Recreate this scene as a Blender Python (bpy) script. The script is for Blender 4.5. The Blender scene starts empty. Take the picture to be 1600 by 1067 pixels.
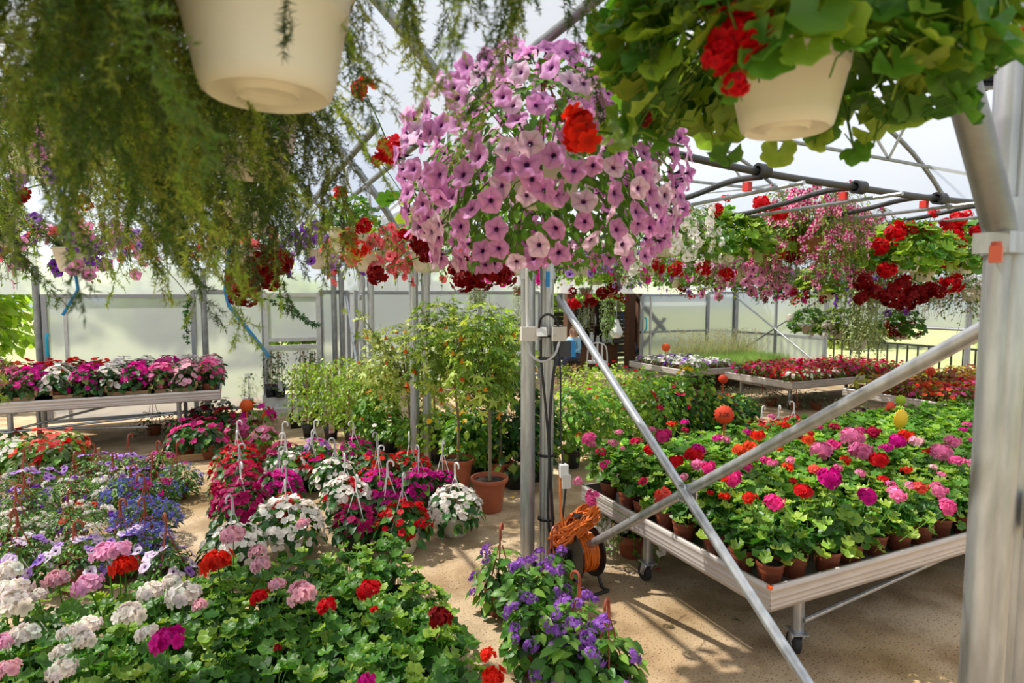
import bpy, math, random
import numpy as np
from mathutils import Matrix, Vector

PI = math.pi
sc = bpy.context.scene
COL = sc.collection

# ------------------------------------------------------------------ camera
FPX, EYE, HOR, CX, CY = 945.0, 1.9, 460.0, 800.0, 533.5
PITCH, YAW = math.atan((CY - HOR) / FPX), math.radians(24.8)
cam_d = bpy.data.cameras.new('camera')
cam = bpy.data.objects.new('camera', cam_d)
COL.objects.link(cam)
cam.location = (0, 0, EYE)
cam.rotation_euler = (PI / 2 - PITCH, 0, -YAW)
cam_d.sensor_width = 36.0
cam_d.lens = FPX / 1600 * 36.0
cam_d.clip_start = 0.05
cam_d.clip_end = 500
cam_d.dof.use_dof = True
cam_d.dof.focus_distance = 3.9
cam_d.dof.aperture_fstop = 3.2
sc.camera = cam

# ------------------------------------------------------------------ sky, sun, exposure
w = bpy.data.worlds.new('sky')
sc.world = w
w.use_nodes = True
nt = w.node_tree
nt.nodes.clear()
wo = nt.nodes.new('ShaderNodeOutputWorld')
bg = nt.nodes.new('ShaderNodeBackground')
tc = nt.nodes.new('ShaderNodeTexCoord')
nz = nt.nodes.new('ShaderNodeTexNoise')
nz.inputs['Scale'].default_value = 2.2
nz.inputs['Detail'].default_value = 4
rp = nt.nodes.new('ShaderNodeValToRGB')
rp.color_ramp.elements[0].position = 0.3
rp.color_ramp.elements[0].color = (0.60, 0.74, 0.98, 1)
rp.color_ramp.elements[1].position = 0.6
rp.color_ramp.elements[1].color = (0.93, 0.96, 1.0, 1)
nt.links.new(tc.outputs['Generated'], nz.inputs['Vector'])
nt.links.new(nz.outputs['Fac'], rp.inputs['Fac'])
nt.links.new(rp.outputs['Color'], bg.inputs['Color'])
bg.inputs['Strength'].default_value = 0.86
nt.links.new(bg.outputs['Background'], wo.inputs['Surface'])

SUN_EL = math.radians(56)
right = Vector((math.cos(YAW), -math.sin(YAW), 0))
fwd = Vector((math.sin(YAW), math.cos(YAW), 0))
to_sun = (-right * 0.95 + fwd * 0.30).normalized() * math.cos(SUN_EL) + Vector((0, 0, math.sin(SUN_EL)))
sun_d = bpy.data.lights.new('sun', 'SUN')
sun = bpy.data.objects.new('sun', sun_d)
COL.objects.link(sun)
sun.rotation_euler = (-to_sun).to_track_quat('-Z', 'Y').to_euler()
sun.location = (-10, 0, 12)
sun_d.energy = 7.4
sun_d.angle = math.radians(0.8)
sun_d.color = (1.0, 0.94, 0.84)

sc.view_settings.view_transform = 'Standard'
sc.view_settings.look = 'None'
sc.view_settings.gamma = 1.0
sc.view_settings.use_curve_mapping = False
sc.view_settings.exposure = 0.05
cy = sc.cycles
cy.max_bounces = 7
cy.diffuse_bounces = 3
cy.glossy_bounces = 2
cy.transmission_bounces = 4
cy.transparent_max_bounces = 10
cy.caustics_reflective = False
cy.caustics_refractive = False
cy.sample_clamp_indirect = 4.0

# ------------------------------------------------------------------ helpers: placing
_rot = cam.rotation_euler.to_matrix()


def ray(px, py):
    return _rot @ Vector(((px - CX) / FPX, (CY - py) / FPX, -1.0))


def at(px, py, z=0.0):
    """The point at height z that the photograph shows at (px, py)."""
    r = ray(px, py)
    return Vector((0, 0, EYE)) + r * ((z - EYE) / r.z)


def atd(px, py, d):
    return Vector((0, 0, EYE)) + ray(px, py) * d


def aty(px, py, y):
    r = ray(px, py)
    return Vector((0, 0, EYE)) + r * (y / r.y)


def pix(p):
    v = _rot.transposed() @ (Vector(p) - Vector((0, 0, EYE)))
    return CX + FPX * v.x / -v.z, CY - FPX * v.y / -v.z, -v.z


# ------------------------------------------------------------------ helpers: objects
def put(o, label=None, cat=None, group=None, kind=None):
    if label: o['label'] = label
    if cat: o['category'] = cat
    if group: o['group'] = group
    if kind: o['kind'] = kind
    return o


def thing(name, label, cat, loc=(0, 0, 0), rz=0.0, group=None, scale=1.0, kind=None):
    o = bpy.data.objects.new(name, None)
    o.empty_display_size = 0.05
    COL.objects.link(o)
    o.location = loc
    o.rotation_euler = (0, 0, rz)
    o.scale = (scale, scale, scale)
    return put(o, label, cat, group, kind)


def obj(name, mesh, parent=None, M=None, label=None, cat=None, group=None, kind=None):
    o = bpy.data.objects.new(name, mesh)
    COL.objects.link(o)
    if parent is not None: o.parent = parent
    if M is not None: o.matrix_basis = M if isinstance(M, Matrix) else Matrix(M.tolist())
    return put(o, label, cat, group, kind)


# ------------------------------------------------------------------ materials
def newmat(name):
    m = bpy.data.materials.new(name)
    m.use_nodes = True
    n = m.node_tree
    n.nodes.clear()
    out = n.nodes.new('ShaderNodeOutputMaterial')
    return m, n, out


def plain(name, col, rough=0.5, metal=0.0, noise=0.0, scale=12.0, bump=0.0, col2=None, spec=0.5, stretch=None):
    m, n, out = newmat(name)
    b = n.nodes.new('ShaderNodeBsdfPrincipled')
    b.inputs['Roughness'].default_value = rough
    b.inputs['Metallic'].default_value = metal
    b.inputs['Specular IOR Level'].default_value = spec
    b.inputs['Base Color'].default_value = (*col, 1)
    if noise or col2:
        t = n.nodes.new('ShaderNodeTexCoord')
        q = n.nodes.new('ShaderNodeTexNoise')
        q.inputs['Scale'].default_value = scale
        q.inputs['Detail'].default_value = 5
        if stretch:
            mp = n.nodes.new('ShaderNodeMapping')
            mp.inputs['Scale'].default_value = stretch
            n.links.new(t.outputs['Object'], mp.inputs['Vector'])
            n.links.new(mp.outputs['Vector'], q.inputs['Vector'])
        else:
            n.links.new(t.outputs['Object'], q.inputs['Vector'])
        r = n.nodes.new('ShaderNodeValToRGB')
        r.color_ramp.elements[0].position = 0.35
        r.color_ramp.elements[1].position = 0.68
        c2 = col2 or tuple(c * (1 - noise) for c in col)
        r.color_ramp.elements[0].color = (*c2, 1)
        r.color_ramp.elements[1].color = (*col, 1)
        n.links.new(q.outputs['Fac'], r.inputs['Fac'])
        n.links.new(r.outputs['Color'], b.inputs['Base Color'])
        if bump:
            bp = n.nodes.new('ShaderNodeBump')
            bp.inputs['Strength'].default_value = bump
            bp.inputs['Distance'].default_value = 0.01
            n.links.new(q.outputs['Fac'], bp.inputs['Height'])
            n.links.new(bp.outputs['Normal'], b.inputs['Normal'])
    n.links.new(b.outputs['BSDF'], out.inputs['Surface'])
    return m


def plantmat(name, trans, rough, spec, vary):
    """Colour comes with the mesh (attribute Col); leaves and petals let light through."""
    m, n, out = newmat(name)
    a = n.nodes.new('ShaderNodeAttribute')
    a.attribute_name = 'Col'
    oi = n.nodes.new('ShaderNodeObjectInfo')
    mr = n.nodes.new('ShaderNodeMapRange')
    mr.inputs['To Min'].default_value = 1 - vary
    mr.inputs['To Max'].default_value = 1 + vary
    n.links.new(oi.outputs['Random'], mr.inputs['Value'])
    mx = n.nodes.new('ShaderNodeVectorMath')
    mx.operation = 'SCALE'
    n.links.new(a.outputs['Color'], mx.inputs[0])
    n.links.new(mr.outputs['Result'], mx.inputs['Scale'])
    b = n.nodes.new('ShaderNodeBsdfPrincipled')
    b.inputs['Roughness'].default_value = rough
    b.inputs['Specular IOR Level'].default_value = spec
    n.links.new(mx.outputs['Vector'], b.inputs['Base Color'])
    tr = n.nodes.new('ShaderNodeBsdfTranslucent')
    s2 = n.nodes.new('ShaderNodeVectorMath')
    s2.operation = 'MULTIPLY'
    s2.inputs[1].default_value = (1.5, 1.45, 0.9) if name == 'leaf' else (1.25, 1.1, 1.1)
    n.links.new(mx.outputs['Vector'], s2.inputs[0])
    n.links.new(s2.outputs['Vector'], tr.inputs['Color'])
    mix = n.nodes.new('ShaderNodeMixShader')
    mix.inputs['Fac'].default_value = trans
    n.links.new(b.outputs['BSDF'], mix.inputs[1])
    n.links.new(tr.outputs['BSDF'], mix.inputs[2])
    n.links.new(mix.outputs['Shader'], out.inputs['Surface'])
    return m


LEAF = plantmat('leaf', 0.38, 0.42, 0.45, 0.22)
PETAL = plantmat('petal', 0.35, 0.55, 0.2, 0.12)
CREAM = plain('cream_plastic', (0.80, 0.77, 0.66), 0.35, noise=0.06, scale=5)
WHITE = plain('white_plastic', (0.82, 0.82, 0.79), 0.35)
GREYP = plain('grey_plastic', (0.55, 0.55, 0.56), 0.4)
BROWNPOT = plain('brown_pot_plastic', (0.30, 0.075, 0.035), 0.45, noise=0.3, scale=14)
TERRA = plain('terracotta_plastic', (0.46, 0.125, 0.06), 0.42, noise=0.15, scale=8)
BLACKP = plain('black_plastic', (0.015, 0.015, 0.016), 0.4)
RUBBER = plain('black_rubber', (0.02, 0.02, 0.02), 0.7)
SOIL = plain('potting_soil', (0.045, 0.028, 0.018), 0.95, col2=(0.012, 0.008, 0.006), scale=60, bump=0.6)
HOOKBR = plain('red_brown_hook_plastic', (0.33, 0.065, 0.032), 0.4)
GALV = plain('galvanised_steel', (0.56, 0.58, 0.60), 0.40, metal=0.75, noise=0.28, scale=9, stretch=(3, 3, 0.6))
GALVD = plain('weathered_steel', (0.34, 0.355, 0.36), 0.45, metal=0.7, noise=0.3, scale=10)
ALU = plain('bench_aluminium', (0.60, 0.54, 0.50), 0.42, metal=0.35, noise=0.14, scale=6, stretch=(1, 1, 5))
DARKPIPE = plain('dark_irrigation_pipe', (0.035, 0.035, 0.037), 0.38)
WOOD = plain('pale_crate_wood', (0.50, 0.31, 0.15), 0.7, noise=0.4, scale=9, stretch=(1, 8, 8))
BROWNWOOD = plain('brown_stained_timber', (0.12, 0.045, 0.022), 0.65, noise=0.35, scale=8, stretch=(8, 8, 1))
DARKWOOD = plain('dark_timber', (0.022, 0.013, 0.010), 0.7, noise=0.3, scale=7)
WHITEF = plain('white_painted_metal', (0.72, 0.71, 0.68), 0.45, noise=0.2, scale=14)
GREYF = plain('grey_frame', (0.34, 0.35, 0.37), 0.45, metal=0.3)
BOXGREY = plain('pale_box_plastic', (0.70, 0.66, 0.60), 0.5)
BOXDARK = plain('charcoal_box_plastic', (0.045, 0.05, 0.06), 0.45)
BLUE = plain('bright_blue_plastic', (0.01, 0.24, 0.62), 0.4)
CYAN = plain('cyan_plastic', (0.0, 0.42, 0.62), 0.4)
ORANGE = plain('orange_cable', (0.72, 0.16, 0.012), 0.45)
SIGNOR = plain('orange_card', (0.86, 0.12, 0.015), 0.6)
SIGNRED = plain('red_orange_card', (0.75, 0.055, 0.015), 0.6)
SIGNYE = plain('yellow_card', (0.86, 0.55, 0.02), 0.6)
SIGNGR = plain('lime_card', (0.42, 0.62, 0.03), 0.6)
INK = plain('black_ink', (0.012, 0.01, 0.01), 0.8)
REDP = plain('red_plastic', (0.65, 0.03, 0.015), 0.4)
BARK = plain('bark', (0.30, 0.24, 0.13), 0.85, noise=0.4, scale=25)
CANE = plain('bamboo_cane', (0.30, 0.17, 0.07), 0.7)
TAGPR = plain('printed_pink_label', (0.55, 0.12, 0.22), 0.5, col2=(0.70, 0.62, 0.62), scale=26)
TAGPU = plain('printed_purple_label', (0.13, 0.05, 0.22), 0.5, col2=(0.62, 0.58, 0.66), scale=24)
GLASSY = plain('clear_jar_plastic', (0.62, 0.68, 0.70), 0.15)
STONE = plain('beige_planter', (0.55, 0.40, 0.33), 0.8, noise=0.15)

# ------------------------------------------------------------------ meshes: triangles with a colour per vertex
def mesh_tris(name, V, F, C=None, mats=(LEAF,), mi=None, smooth=True):
    me = bpy.data.meshes.new(name)
    V = np.asarray(V, np.float32)
    F = np.asarray(F, np.int32)
    me.vertices.add(len(V))
    me.vertices.foreach_set('co', V.ravel())
    me.loops.add(len(F) * 3)
    me.loops.foreach_set('vertex_index', F.ravel())
    me.polygons.add(len(F))
    me.polygons.foreach_set('loop_start', np.arange(0, len(F) * 3, 3, dtype=np.int32))
    me.polygons.foreach_set('loop_total', np.full(len(F), 3, np.int32))
    if smooth: me.polygons.foreach_set('use_smooth', np.ones(len(F), bool))
    for m in mats: me.materials.append(m)
    if mi is not None: me.polygons.foreach_set('material_index', np.asarray(mi, np.int32))
    me.update(calc_edges=True)
    if C is not None:
        a = me.attributes.new('Col', 'FLOAT_COLOR', 'POINT')
        c = np.ones((len(V), 4), np.float32)
        c[:, :3] = C
        a.data.foreach_set('color', c.ravel())
    return me


class Bag:
    """Collects coloured triangles, several materials."""
    def __init__(self):
        self.V, self.F, self.C, self.I, self.n = [], [], [], [], 0

    def add(self, V, F, C, mat=0):
        V = np.asarray(V, float).reshape(-1, 3)
        F = np.asarray(F, int).reshape(-1, 3)
        C = np.broadcast_to(np.asarray(C, float), V.shape)
        self.V.append(V); self.F.append(F + self.n); self.C.append(C)
        self.I.append(np.full(len(F), mat)); self.n += len(V)
        return self

    def scatter(self, tpl, Ms, cols, mat=0):
        V, F, C = tpl
        Ms = np.asarray(Ms)
        N, k = len(Ms), len(V)
        if N == 0: return self
        P = np.einsum('nij,vj->nvi', Ms[:, :3, :3], V) + Ms[:, None, :3, 3]
        cols = np.broadcast_to(np.asarray(cols, float), (N, 3))
        CC = C[None] * cols[:, None]
        FF = (F[None] + (np.arange(N) * k)[:, None, None]).reshape(-1, 3)
        return self.add(P.reshape(-1, 3), FF, CC.reshape(-1, 3), mat)

    def tube(self, pts, r, sides, C, mat=0, r1=None, caps=False):
        pts = np.asarray(pts, float)
        n = len(pts)
        r1 = r if r1 is None else r1
        d = np.gradient(pts, axis=0)
        d /= np.linalg.norm(d, axis=1)[:, None] + 1e-9
        ref = np.array([0, 0, 1.0]) if abs(d[0][2]) < 0.9 else np.array([1.0, 0, 0])
        rings = []
        for i in range(n):
            u = np.cross(d[i], ref)
            if np.linalg.norm(u) < 1e-4: u = np.cross(d[i], [0.3, 1, 0.2])
            u /= np.linalg.norm(u)
            v = np.cross(d[i], u)
            ref = np.cross(u, d[i])
            rr = r + (r1 - r) * i / max(1, n - 1)
            a = np.arange(sides) * 2 * PI / sides
            rings.append(pts[i] + rr * (np.cos(a)[:, None] * u + np.sin(a)[:, None] * v))
        V = np.concatenate(rings)
        F = []
        for i in range(n - 1):
            for j in range(sides):
                a, b = i * sides + j, i * sides + (j + 1) % sides
                F += [(a, b, a + sides), (b, b + sides, a + sides)]
        if caps:
            for base in (0, (n - 1) * sides):
                F += [(base, base + j, base + j + 1) for j in range(1, sides - 1)]
        return self.add(V, F, C, mat)

    def box(self, lo, hi, C=(1, 1, 1), mat=0):
        x0, y0, z0 = lo; x1, y1, z1 = hi
        V = [(x, y, z) for z in (z0, z1) for y in (y0, y1) for x in (x0, x1)]
        Q = [(0, 2, 3, 1), (4, 5, 7, 6), (0, 1, 5, 4), (2, 6, 7, 3), (0, 4, 6, 2), (1, 3, 7, 5)]
        for q in Q:
            self.add([V[i] for i in q], [(0, 1, 2), (0, 2, 3)], C, mat)
        return self

    def lathe(self, prof, seg=24, C=(1, 1, 1), mat=0):
        a = np.arange(seg) * 2 * PI / seg
        V = np.concatenate([np.stack([r * np.cos(a), r * np.sin(a), np.full(seg, z)], 1) for r, z in prof])
        F = []
        for i in range(len(prof) - 1):
            for j in range(seg):
                p, q = i * seg + j, i * seg + (j + 1) % seg
                F += [(p, q, p + seg), (q, q + seg, p + seg)]
        return self.add(V, F, C, mat)

    def build(self, name, mats=(LEAF, PETAL), smooth=True):
        return mesh_tris(name, np.concatenate(self.V), np.concatenate(self.F), np.concatenate(self.C), mats, np.concatenate(self.I), smooth)


def solid(name, bag, mat, smooth=False):
    """A mesh of one plain material."""
    me = bag.build(name, (mat,), smooth)
    if smooth:
        try: me.set_sharp_from_angle(angle=math.radians(40))
        except Exception: pass
    return me


def unit(v):
    v = np.asarray(v, float)
    return v / (np.linalg.norm(v, axis=-1, keepdims=True) + 1e-9)


def frames(P, Z, Y, S):
    """Matrices with local Z along Z, local Y near Y, scale S, at P."""
    Z = unit(Z)
    X = unit(np.cross(Y, Z))
    Yp = np.cross(Z, X)
    N = len(P)
    M = np.zeros((N, 4, 4))
    S = np.broadcast_to(np.asarray(S, float), (N,))[:, None]
    M[:, :3, 0] = X * S; M[:, :3, 1] = Yp * S; M[:, :3, 2] = Z * S; M[:, :3, 3] = P; M[:, 3, 3] = 1
    return M


def curve_pts(ctrl, n=24):
    """Smooth polyline through control points (Catmull-Rom)."""
    P = [np.asarray(p, float) for p in ctrl]
    P = [2 * P[0] - P[1]] + P + [2 * P[-1] - P[-2]]
    out = []
    segs = len(P) - 3
    per = max(2, n // segs)
    for s in range(segs):
        p0, p1, p2, p3 = P[s:s + 4]
        for t in np.linspace(0, 1, per, endpoint=False):
            out.append(0.5 * ((2 * p1) + (p2 - p0) * t + (2 * p0 - 5 * p1 + 4 * p2 - p3) * t * t + (3 * p1 - p0 - 3 * p2 + p3) * t ** 3))
    out.append(P[-2])
    return np.array(out)


# ------------------------------------------------------------------ leaf and flower templates (base at origin, tip along +Y, face +Z)
def tpl(V, F, C):
    return np.array(V, float), np.array(F, int), np.array(C, float) * np.ones((len(V), 1))


def ovate(w=0.26, fold=0.35, droop=0.25):
    ys, ws = (0.0, 0.3, 0.65, 1.0), (0.02, w, w * 0.8, 0.0)
    V, C = [], []
    for y, x in zip(ys, ws):
        z = -droop * y * y
        V += [(-x, y, z + fold * x), (0, y, z), (x, y, z + fold * x)]
        C += [(1, 1, 1), (1.2, 1.2, 1.1), (0.92, 0.95, 0.9)]
    F = []
    for i in range(3):
        a = i * 3
        F += [(a, a + 1, a + 3), (a + 1, a + 4, a + 3), (a + 1, a + 2, a + 4), (a + 2, a + 5, a + 4)]
    return tpl(V, F, C)


def small_leaf():
    return tpl([(0, 0, 0), (-0.3, 0.5, 0.1), (0, 1, -0.1), (0.3, 0.5, 0.1)], [(0, 2, 1), (0, 3, 2)], np.ones((4, 3)))


def scalloped(detail, seed=0):
    """Rounded geranium leaf with a notch where the stalk meets it."""
    r = np.random.default_rng(seed)
    n = 21 if detail else 13
    lobes = 6
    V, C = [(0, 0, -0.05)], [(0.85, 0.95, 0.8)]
    a0, a1 = -PI / 2 + 0.28, 1.5 * PI - 0.28
    rings = (0.55, 0.8, 1.0) if detail else (1.0,)
    for rr in rings:
        for i in range(n):
            t = i / (n - 1)
            a = a0 + (a1 - a0) * t
            lob = abs(math.cos(lobes * PI * t))
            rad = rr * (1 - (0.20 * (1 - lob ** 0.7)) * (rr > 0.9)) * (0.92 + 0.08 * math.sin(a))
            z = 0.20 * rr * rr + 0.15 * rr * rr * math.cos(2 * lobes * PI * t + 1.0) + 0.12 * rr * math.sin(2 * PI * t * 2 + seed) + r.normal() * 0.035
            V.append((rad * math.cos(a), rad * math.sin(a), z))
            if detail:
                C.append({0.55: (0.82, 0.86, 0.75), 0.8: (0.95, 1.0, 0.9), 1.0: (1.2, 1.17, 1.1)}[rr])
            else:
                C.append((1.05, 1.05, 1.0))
    F = [(0, i, i + 1) for i in range(1, n)]
    for k in range(len(rings) - 1):
        for i in range(n - 1):
            p = 1 + k * n + i
            F += [(p, p + n, p + 1), (p + 1, p + n, p + n + 1)]
    return tpl(V, F, C)


def palmate():
    V, C = [(0, 0, 0)], [(0.9, 0.95, 0.8)]
    lob = [(-20, 0.5), (35, 0.82), (90, 1.0), (145, 0.82), (200, 0.5)]
    pts = []
    for i, (a, l) in enumerate(lob):
        A = math.radians(a)
        for da, rr in ((-13, 0.62), (0, 1.0), (13, 0.62)):
            B = A + math.radians(da)
            pts.append((l * rr * math.cos(B), l * rr * math.sin(B), -0.18 * rr * l + (0.05 if da == 0 else 0.0)))
        if i < 4:
            B = math.radians((a + lob[i + 1][0]) / 2)
            pts.append((0.3 * math.cos(B), 0.3 * math.sin(B), 0.05))
    for p in pts:
        V.append(p); C.append((1, 1, 1) if math.hypot(p[0], p[1]) < 0.45 else (1.1, 1.1, 1.05))
    F = [(0, i, i + 1) for i in range(1, len(pts))]
    return tpl(V, F, C)


def trumpet(throat, mid, rim, star=None, seg=20, depth=0.55):
    """Petunia: a funnel that opens into five joined, ruffled lobes."""
    rings = ((0.07, -depth, throat), (0.15, -0.22, throat), (0.27, -0.07, mid), (0.64, 0.05, rim), (1.0, 0.0, rim))
    V, C = [], []
    for k, (r, z, c) in enumerate(rings):
        for i in range(seg):
            a = i * 2 * PI / seg
            f = math.cos(5 * a)
            rr = r * (1 + (0.09 * f if k == 4 else 0.03 * f if k == 3 else 0))
            zz = z + (0.10 * math.cos(5 * a) + 0.05 * math.sin(3 * a + 1) if k == 4 else 0)
            V.append((rr * math.cos(a), rr * math.sin(a), zz))
            cc = np.array(c, float)
            if k in (2, 3) and seg >= 15 and i % 4 == 0 and star is None: cc = cc * 0.72
            if star is not None and k >= 2 and abs(f) > 0.8 and f > 0: cc = np.array(star, float)
            C.append(cc)
    F = []
    for k in range(4):
        for i in range(seg):
            p, q = k * seg + i, k * seg + (i + 1) % seg
            F += [(p, q, p + seg), (q, q + seg, p + seg)]
    return tpl(V, F, C)


def flat_flower(rim, centre, petals=5, wide=0.62, cup=0.08, notch=True):
    """Five rounded petals, flat or slightly cupped (busy lizzie, verbena floret)."""
    V, F, C = [], [], []
    for k in range(petals):
        A = k * 2 * PI / petals
        loc = [(0, 0, 0), (-wide * 0.6, 0.42, 0.06), (-wide * 0.55, 0.85, 0.10), (0, 0.93 if notch else 1.0, cup), (wide * 0.55, 0.85, 0.02), (wide * 0.6, 0.42, 0.0)]
        b = len(V)
        for i, (x, y, z) in enumerate(loc):
            V.append((x * math.cos(A) - y * math.sin(A), x * math.sin(A) + y * math.cos(A), z))
            C.append(centre if i == 0 else np.array(rim) * (0.93 if i in (1, 5) else 1.03))
        F += [(b, b + 2, b + 1), (b, b + 3, b + 2), (b, b + 4, b + 3), (b, b + 5, b + 4)]
    return tpl(V, F, C)


def simple_flower(rim, centre, n=5):
    V, F, C = [(0, 0, -0.1)], [], [centre]
    for i in range(2 * n):
        a = i * PI / n
        r = 1.0 if i % 2 == 0 else 0.5
        V.append((r * math.cos(a), r * math.sin(a), 0.05)); C.append(rim)
    F = [(0, 1 + i, 1 + (i + 1) % (2 * n)) for i in range(2 * n)]
    return tpl(V, F, C)


def lin(h):
    """sRGB hex -> linear tuple."""
    c = [int(h[i:i + 2], 16) / 255 for i in (0, 2, 4)]
    return tuple(x / 12.92 if x <= 0.04045 else ((x + 0.055) / 1.055) ** 2.4 for x in c)


OVATE, OVATE_W, SMALL = ovate(), ovate(0.34, 0.25, 0.3), small_leaf()
SCAL_LO = scalloped(False, 1)
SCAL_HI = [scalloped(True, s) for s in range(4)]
PALM = palmate()

FC = dict(white=lin('f7f3ea'), palepink=lin('f3bccb'), pink=lin('ee7fb0'), hotpink=lin('ee3a92'), magenta=lin('d80f94'),
          crimson=lin('c00548'), red=lin('d5061c'), darkred=lin('8e0512'), scarlet=lin('ec2a14'), orange=lin('f2562c'),
          coral=lin('f05848'), lilac=lin('c98be0'), violet=lin('6f2fb5'), blue=lin('7074d0'), purple=lin('a56acb'), yellow=lin('f0c31a'),
          rose=lin('e25a9a'), ltpink=lin('efb0d6'), petunia=lin('dc96d8'), deepmag=lin('b0085f'), lightlil=lin('e0c2ec'))
GREEN = lin('5c8a2c'); GREEN_D = lin('2c5a22'); GREEN_Y = lin('93b13c'); GREEN_B = lin('3f7a2a'); OLIVE = lin('6f7a34')
VARIEG = lin('c3cc74'); GREYGREEN = lin('a2b08e'); DARKPURPLE = lin('3a2a36'); FERN = lin('56681c')


def jitter(col, n, rng, hue=0.14, val=0.3):
    c = np.array(col)[None] * (1 + rng.normal(0, val * 0.5, (n, 1)))
    c = c * (1 + rng.normal(0, hue * 0.5, (n, 3)))
    return np.clip(c, 0.003, 1.0)

# ------------------------------------------------------------------ pots, hooks, heads
CACHE = {}


def cached(key, fn):
    if key not in CACHE: CACHE[key] = fn()
    return CACHE[key]


def pot_mesh(kind, R, h, mat):
    def make():
        b = Bag()
        if kind == 'pot':
            p = [(0, 0), (R * .70, 0), (R * .74, .006), (R * .93, h * .84), (R * .99, h * .85), (R, h * .88), (R, h), (R * .93, h), (R * .90, h * .6), (0, h * .55)]
        elif kind == 'urn':      # wide terracotta planter with a rolled rim and ridges
            p = [(0, 0), (R * .62, 0), (R * .66, .012), (R * .74, h * .4), (R * .745, h * .43), (R * .755, h * .46), (R * .85, h * .86),
                 (R * .98, h * .88), (R * 1.02, h * .93), (R, h), (R * .93, h), (R * .88, h * .8), (0, h * .75)]
        elif kind == 'bowl':     # hanging basket pot: rounded foot, raised ring under it, step below the lip
            p = [(0, .016), (R * .24, .016), (R * .28, .004), (R * .34, .0), (R * .40, .010), (R * .58, .010), (R * .66, 0), (R * .72, .006), (R * .77, .03), (R * .90, h * .62), (R * .915, h * .63),
                 (R * .93, h * .66), (R * .97, h * .92), (R * 1.03, h * .93), (R * 1.04, h * .98), (R * 1.02, h), (R * .95, h), (R * .9, h * .7), (0, h * .65)]
        else:                    # square black nursery pot
            b2 = Bag()
            for s, z0, z1, f0, f1 in ((1, 0, h, .78, 1.0),):
                q = []
                for z, f in ((z0, f0), (z1, f1), (z1, f1 * .9), (z1 - .03, f1 * .88)):
                    q += [(-R * f, -R * f, z), (R * f, -R * f, z), (R * f, R * f, z), (-R * f, R * f, z)]
                F = []
                for k in range(3):
                    for j in range(4):
                        a, c = k * 4 + j, k * 4 + (j + 1) % 4
                        F += [(a, c, a + 4), (c, c + 4, a + 4)]
                F += [(12, 13, 14), (12, 14, 15), (0, 2, 1), (0, 3, 2)]
                b2.add(q, F, (1, 1, 1))
            return solid('square_pot', b2, mat)
        b.lathe(p, 28)
        return solid(kind, b, mat, True)
    return cached(('pot', kind, R, h, mat.name), make)


def soil_mesh(R):
    def make():
        r = np.random.default_rng(3)
        b = Bag()
        n = 16
        V = [(0, 0, .008)] + [(R * .55 * math.cos(i * 2 * PI / n), R * .55 * math.sin(i * 2 * PI / n), r.uniform(-.004, .012)) for i in range(n)] \
            + [(R * math.cos(i * 2 * PI / n), R * math.sin(i * 2 * PI / n), r.uniform(-.004, .004)) for i in range(n)]
        F = [(0, 1 + i, 1 + (i + 1) % n) for i in range(n)]
        for i in range(n):
            p, q = 1 + i, 1 + (i + 1) % n
            F += [(p, p + n, q), (q, p + n, q + n)]
        b.add(V, F, (1, 1, 1))
        return solid('soil', b, SOIL)
    return cached(('soil', R), make)


def hook_mesh(R, H, mat, arms=3):
    """Plastic pot hanger: crook on top, a flat shank, three or four arms that run down to the rim. Origin on the rim plane."""
    def make():
        b = Bag()
        ck = [(0, 0, H * .72), (0, 0, H * .86)] + [(.026 * (1 - math.cos(t)), 0, H * .86 + .03 * math.sin(t)) for t in np.linspace(.3, PI + .55, 9)]
        b.tube(ck, .0075, 6, (1, 1, 1), caps=True)
        b.add([(-.014, 0, H * .62), (.014, 0, H * .62), (.007, 0, H * .8), (-.007, 0, H * .8), (-.014, .006, H * .62), (.014, .006, H * .62), (.007, .006, H * .8), (-.007, .006, H * .8)],
              [(0, 1, 2), (0, 2, 3), (4, 6, 5), (4, 7, 6), (0, 4, 1), (1, 4, 5), (1, 5, 2), (2, 5, 6), (0, 3, 7), (0, 7, 4)], (1, 1, 1))
        for k in range(arms):
            a = k * 2 * PI / arms + .4
            b.tube([(.012 * math.cos(a), .012 * math.sin(a), H * .64), (R * .45 * math.cos(a), R * .45 * math.sin(a), H * .36), (R * .95 * math.cos(a), R * .95 * math.sin(a), 0)], .0042, 4, (1, 1, 1))
        return solid('hanger', b, mat, True)
    return cached(('hook', R, H, mat.name, arms), make)


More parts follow.
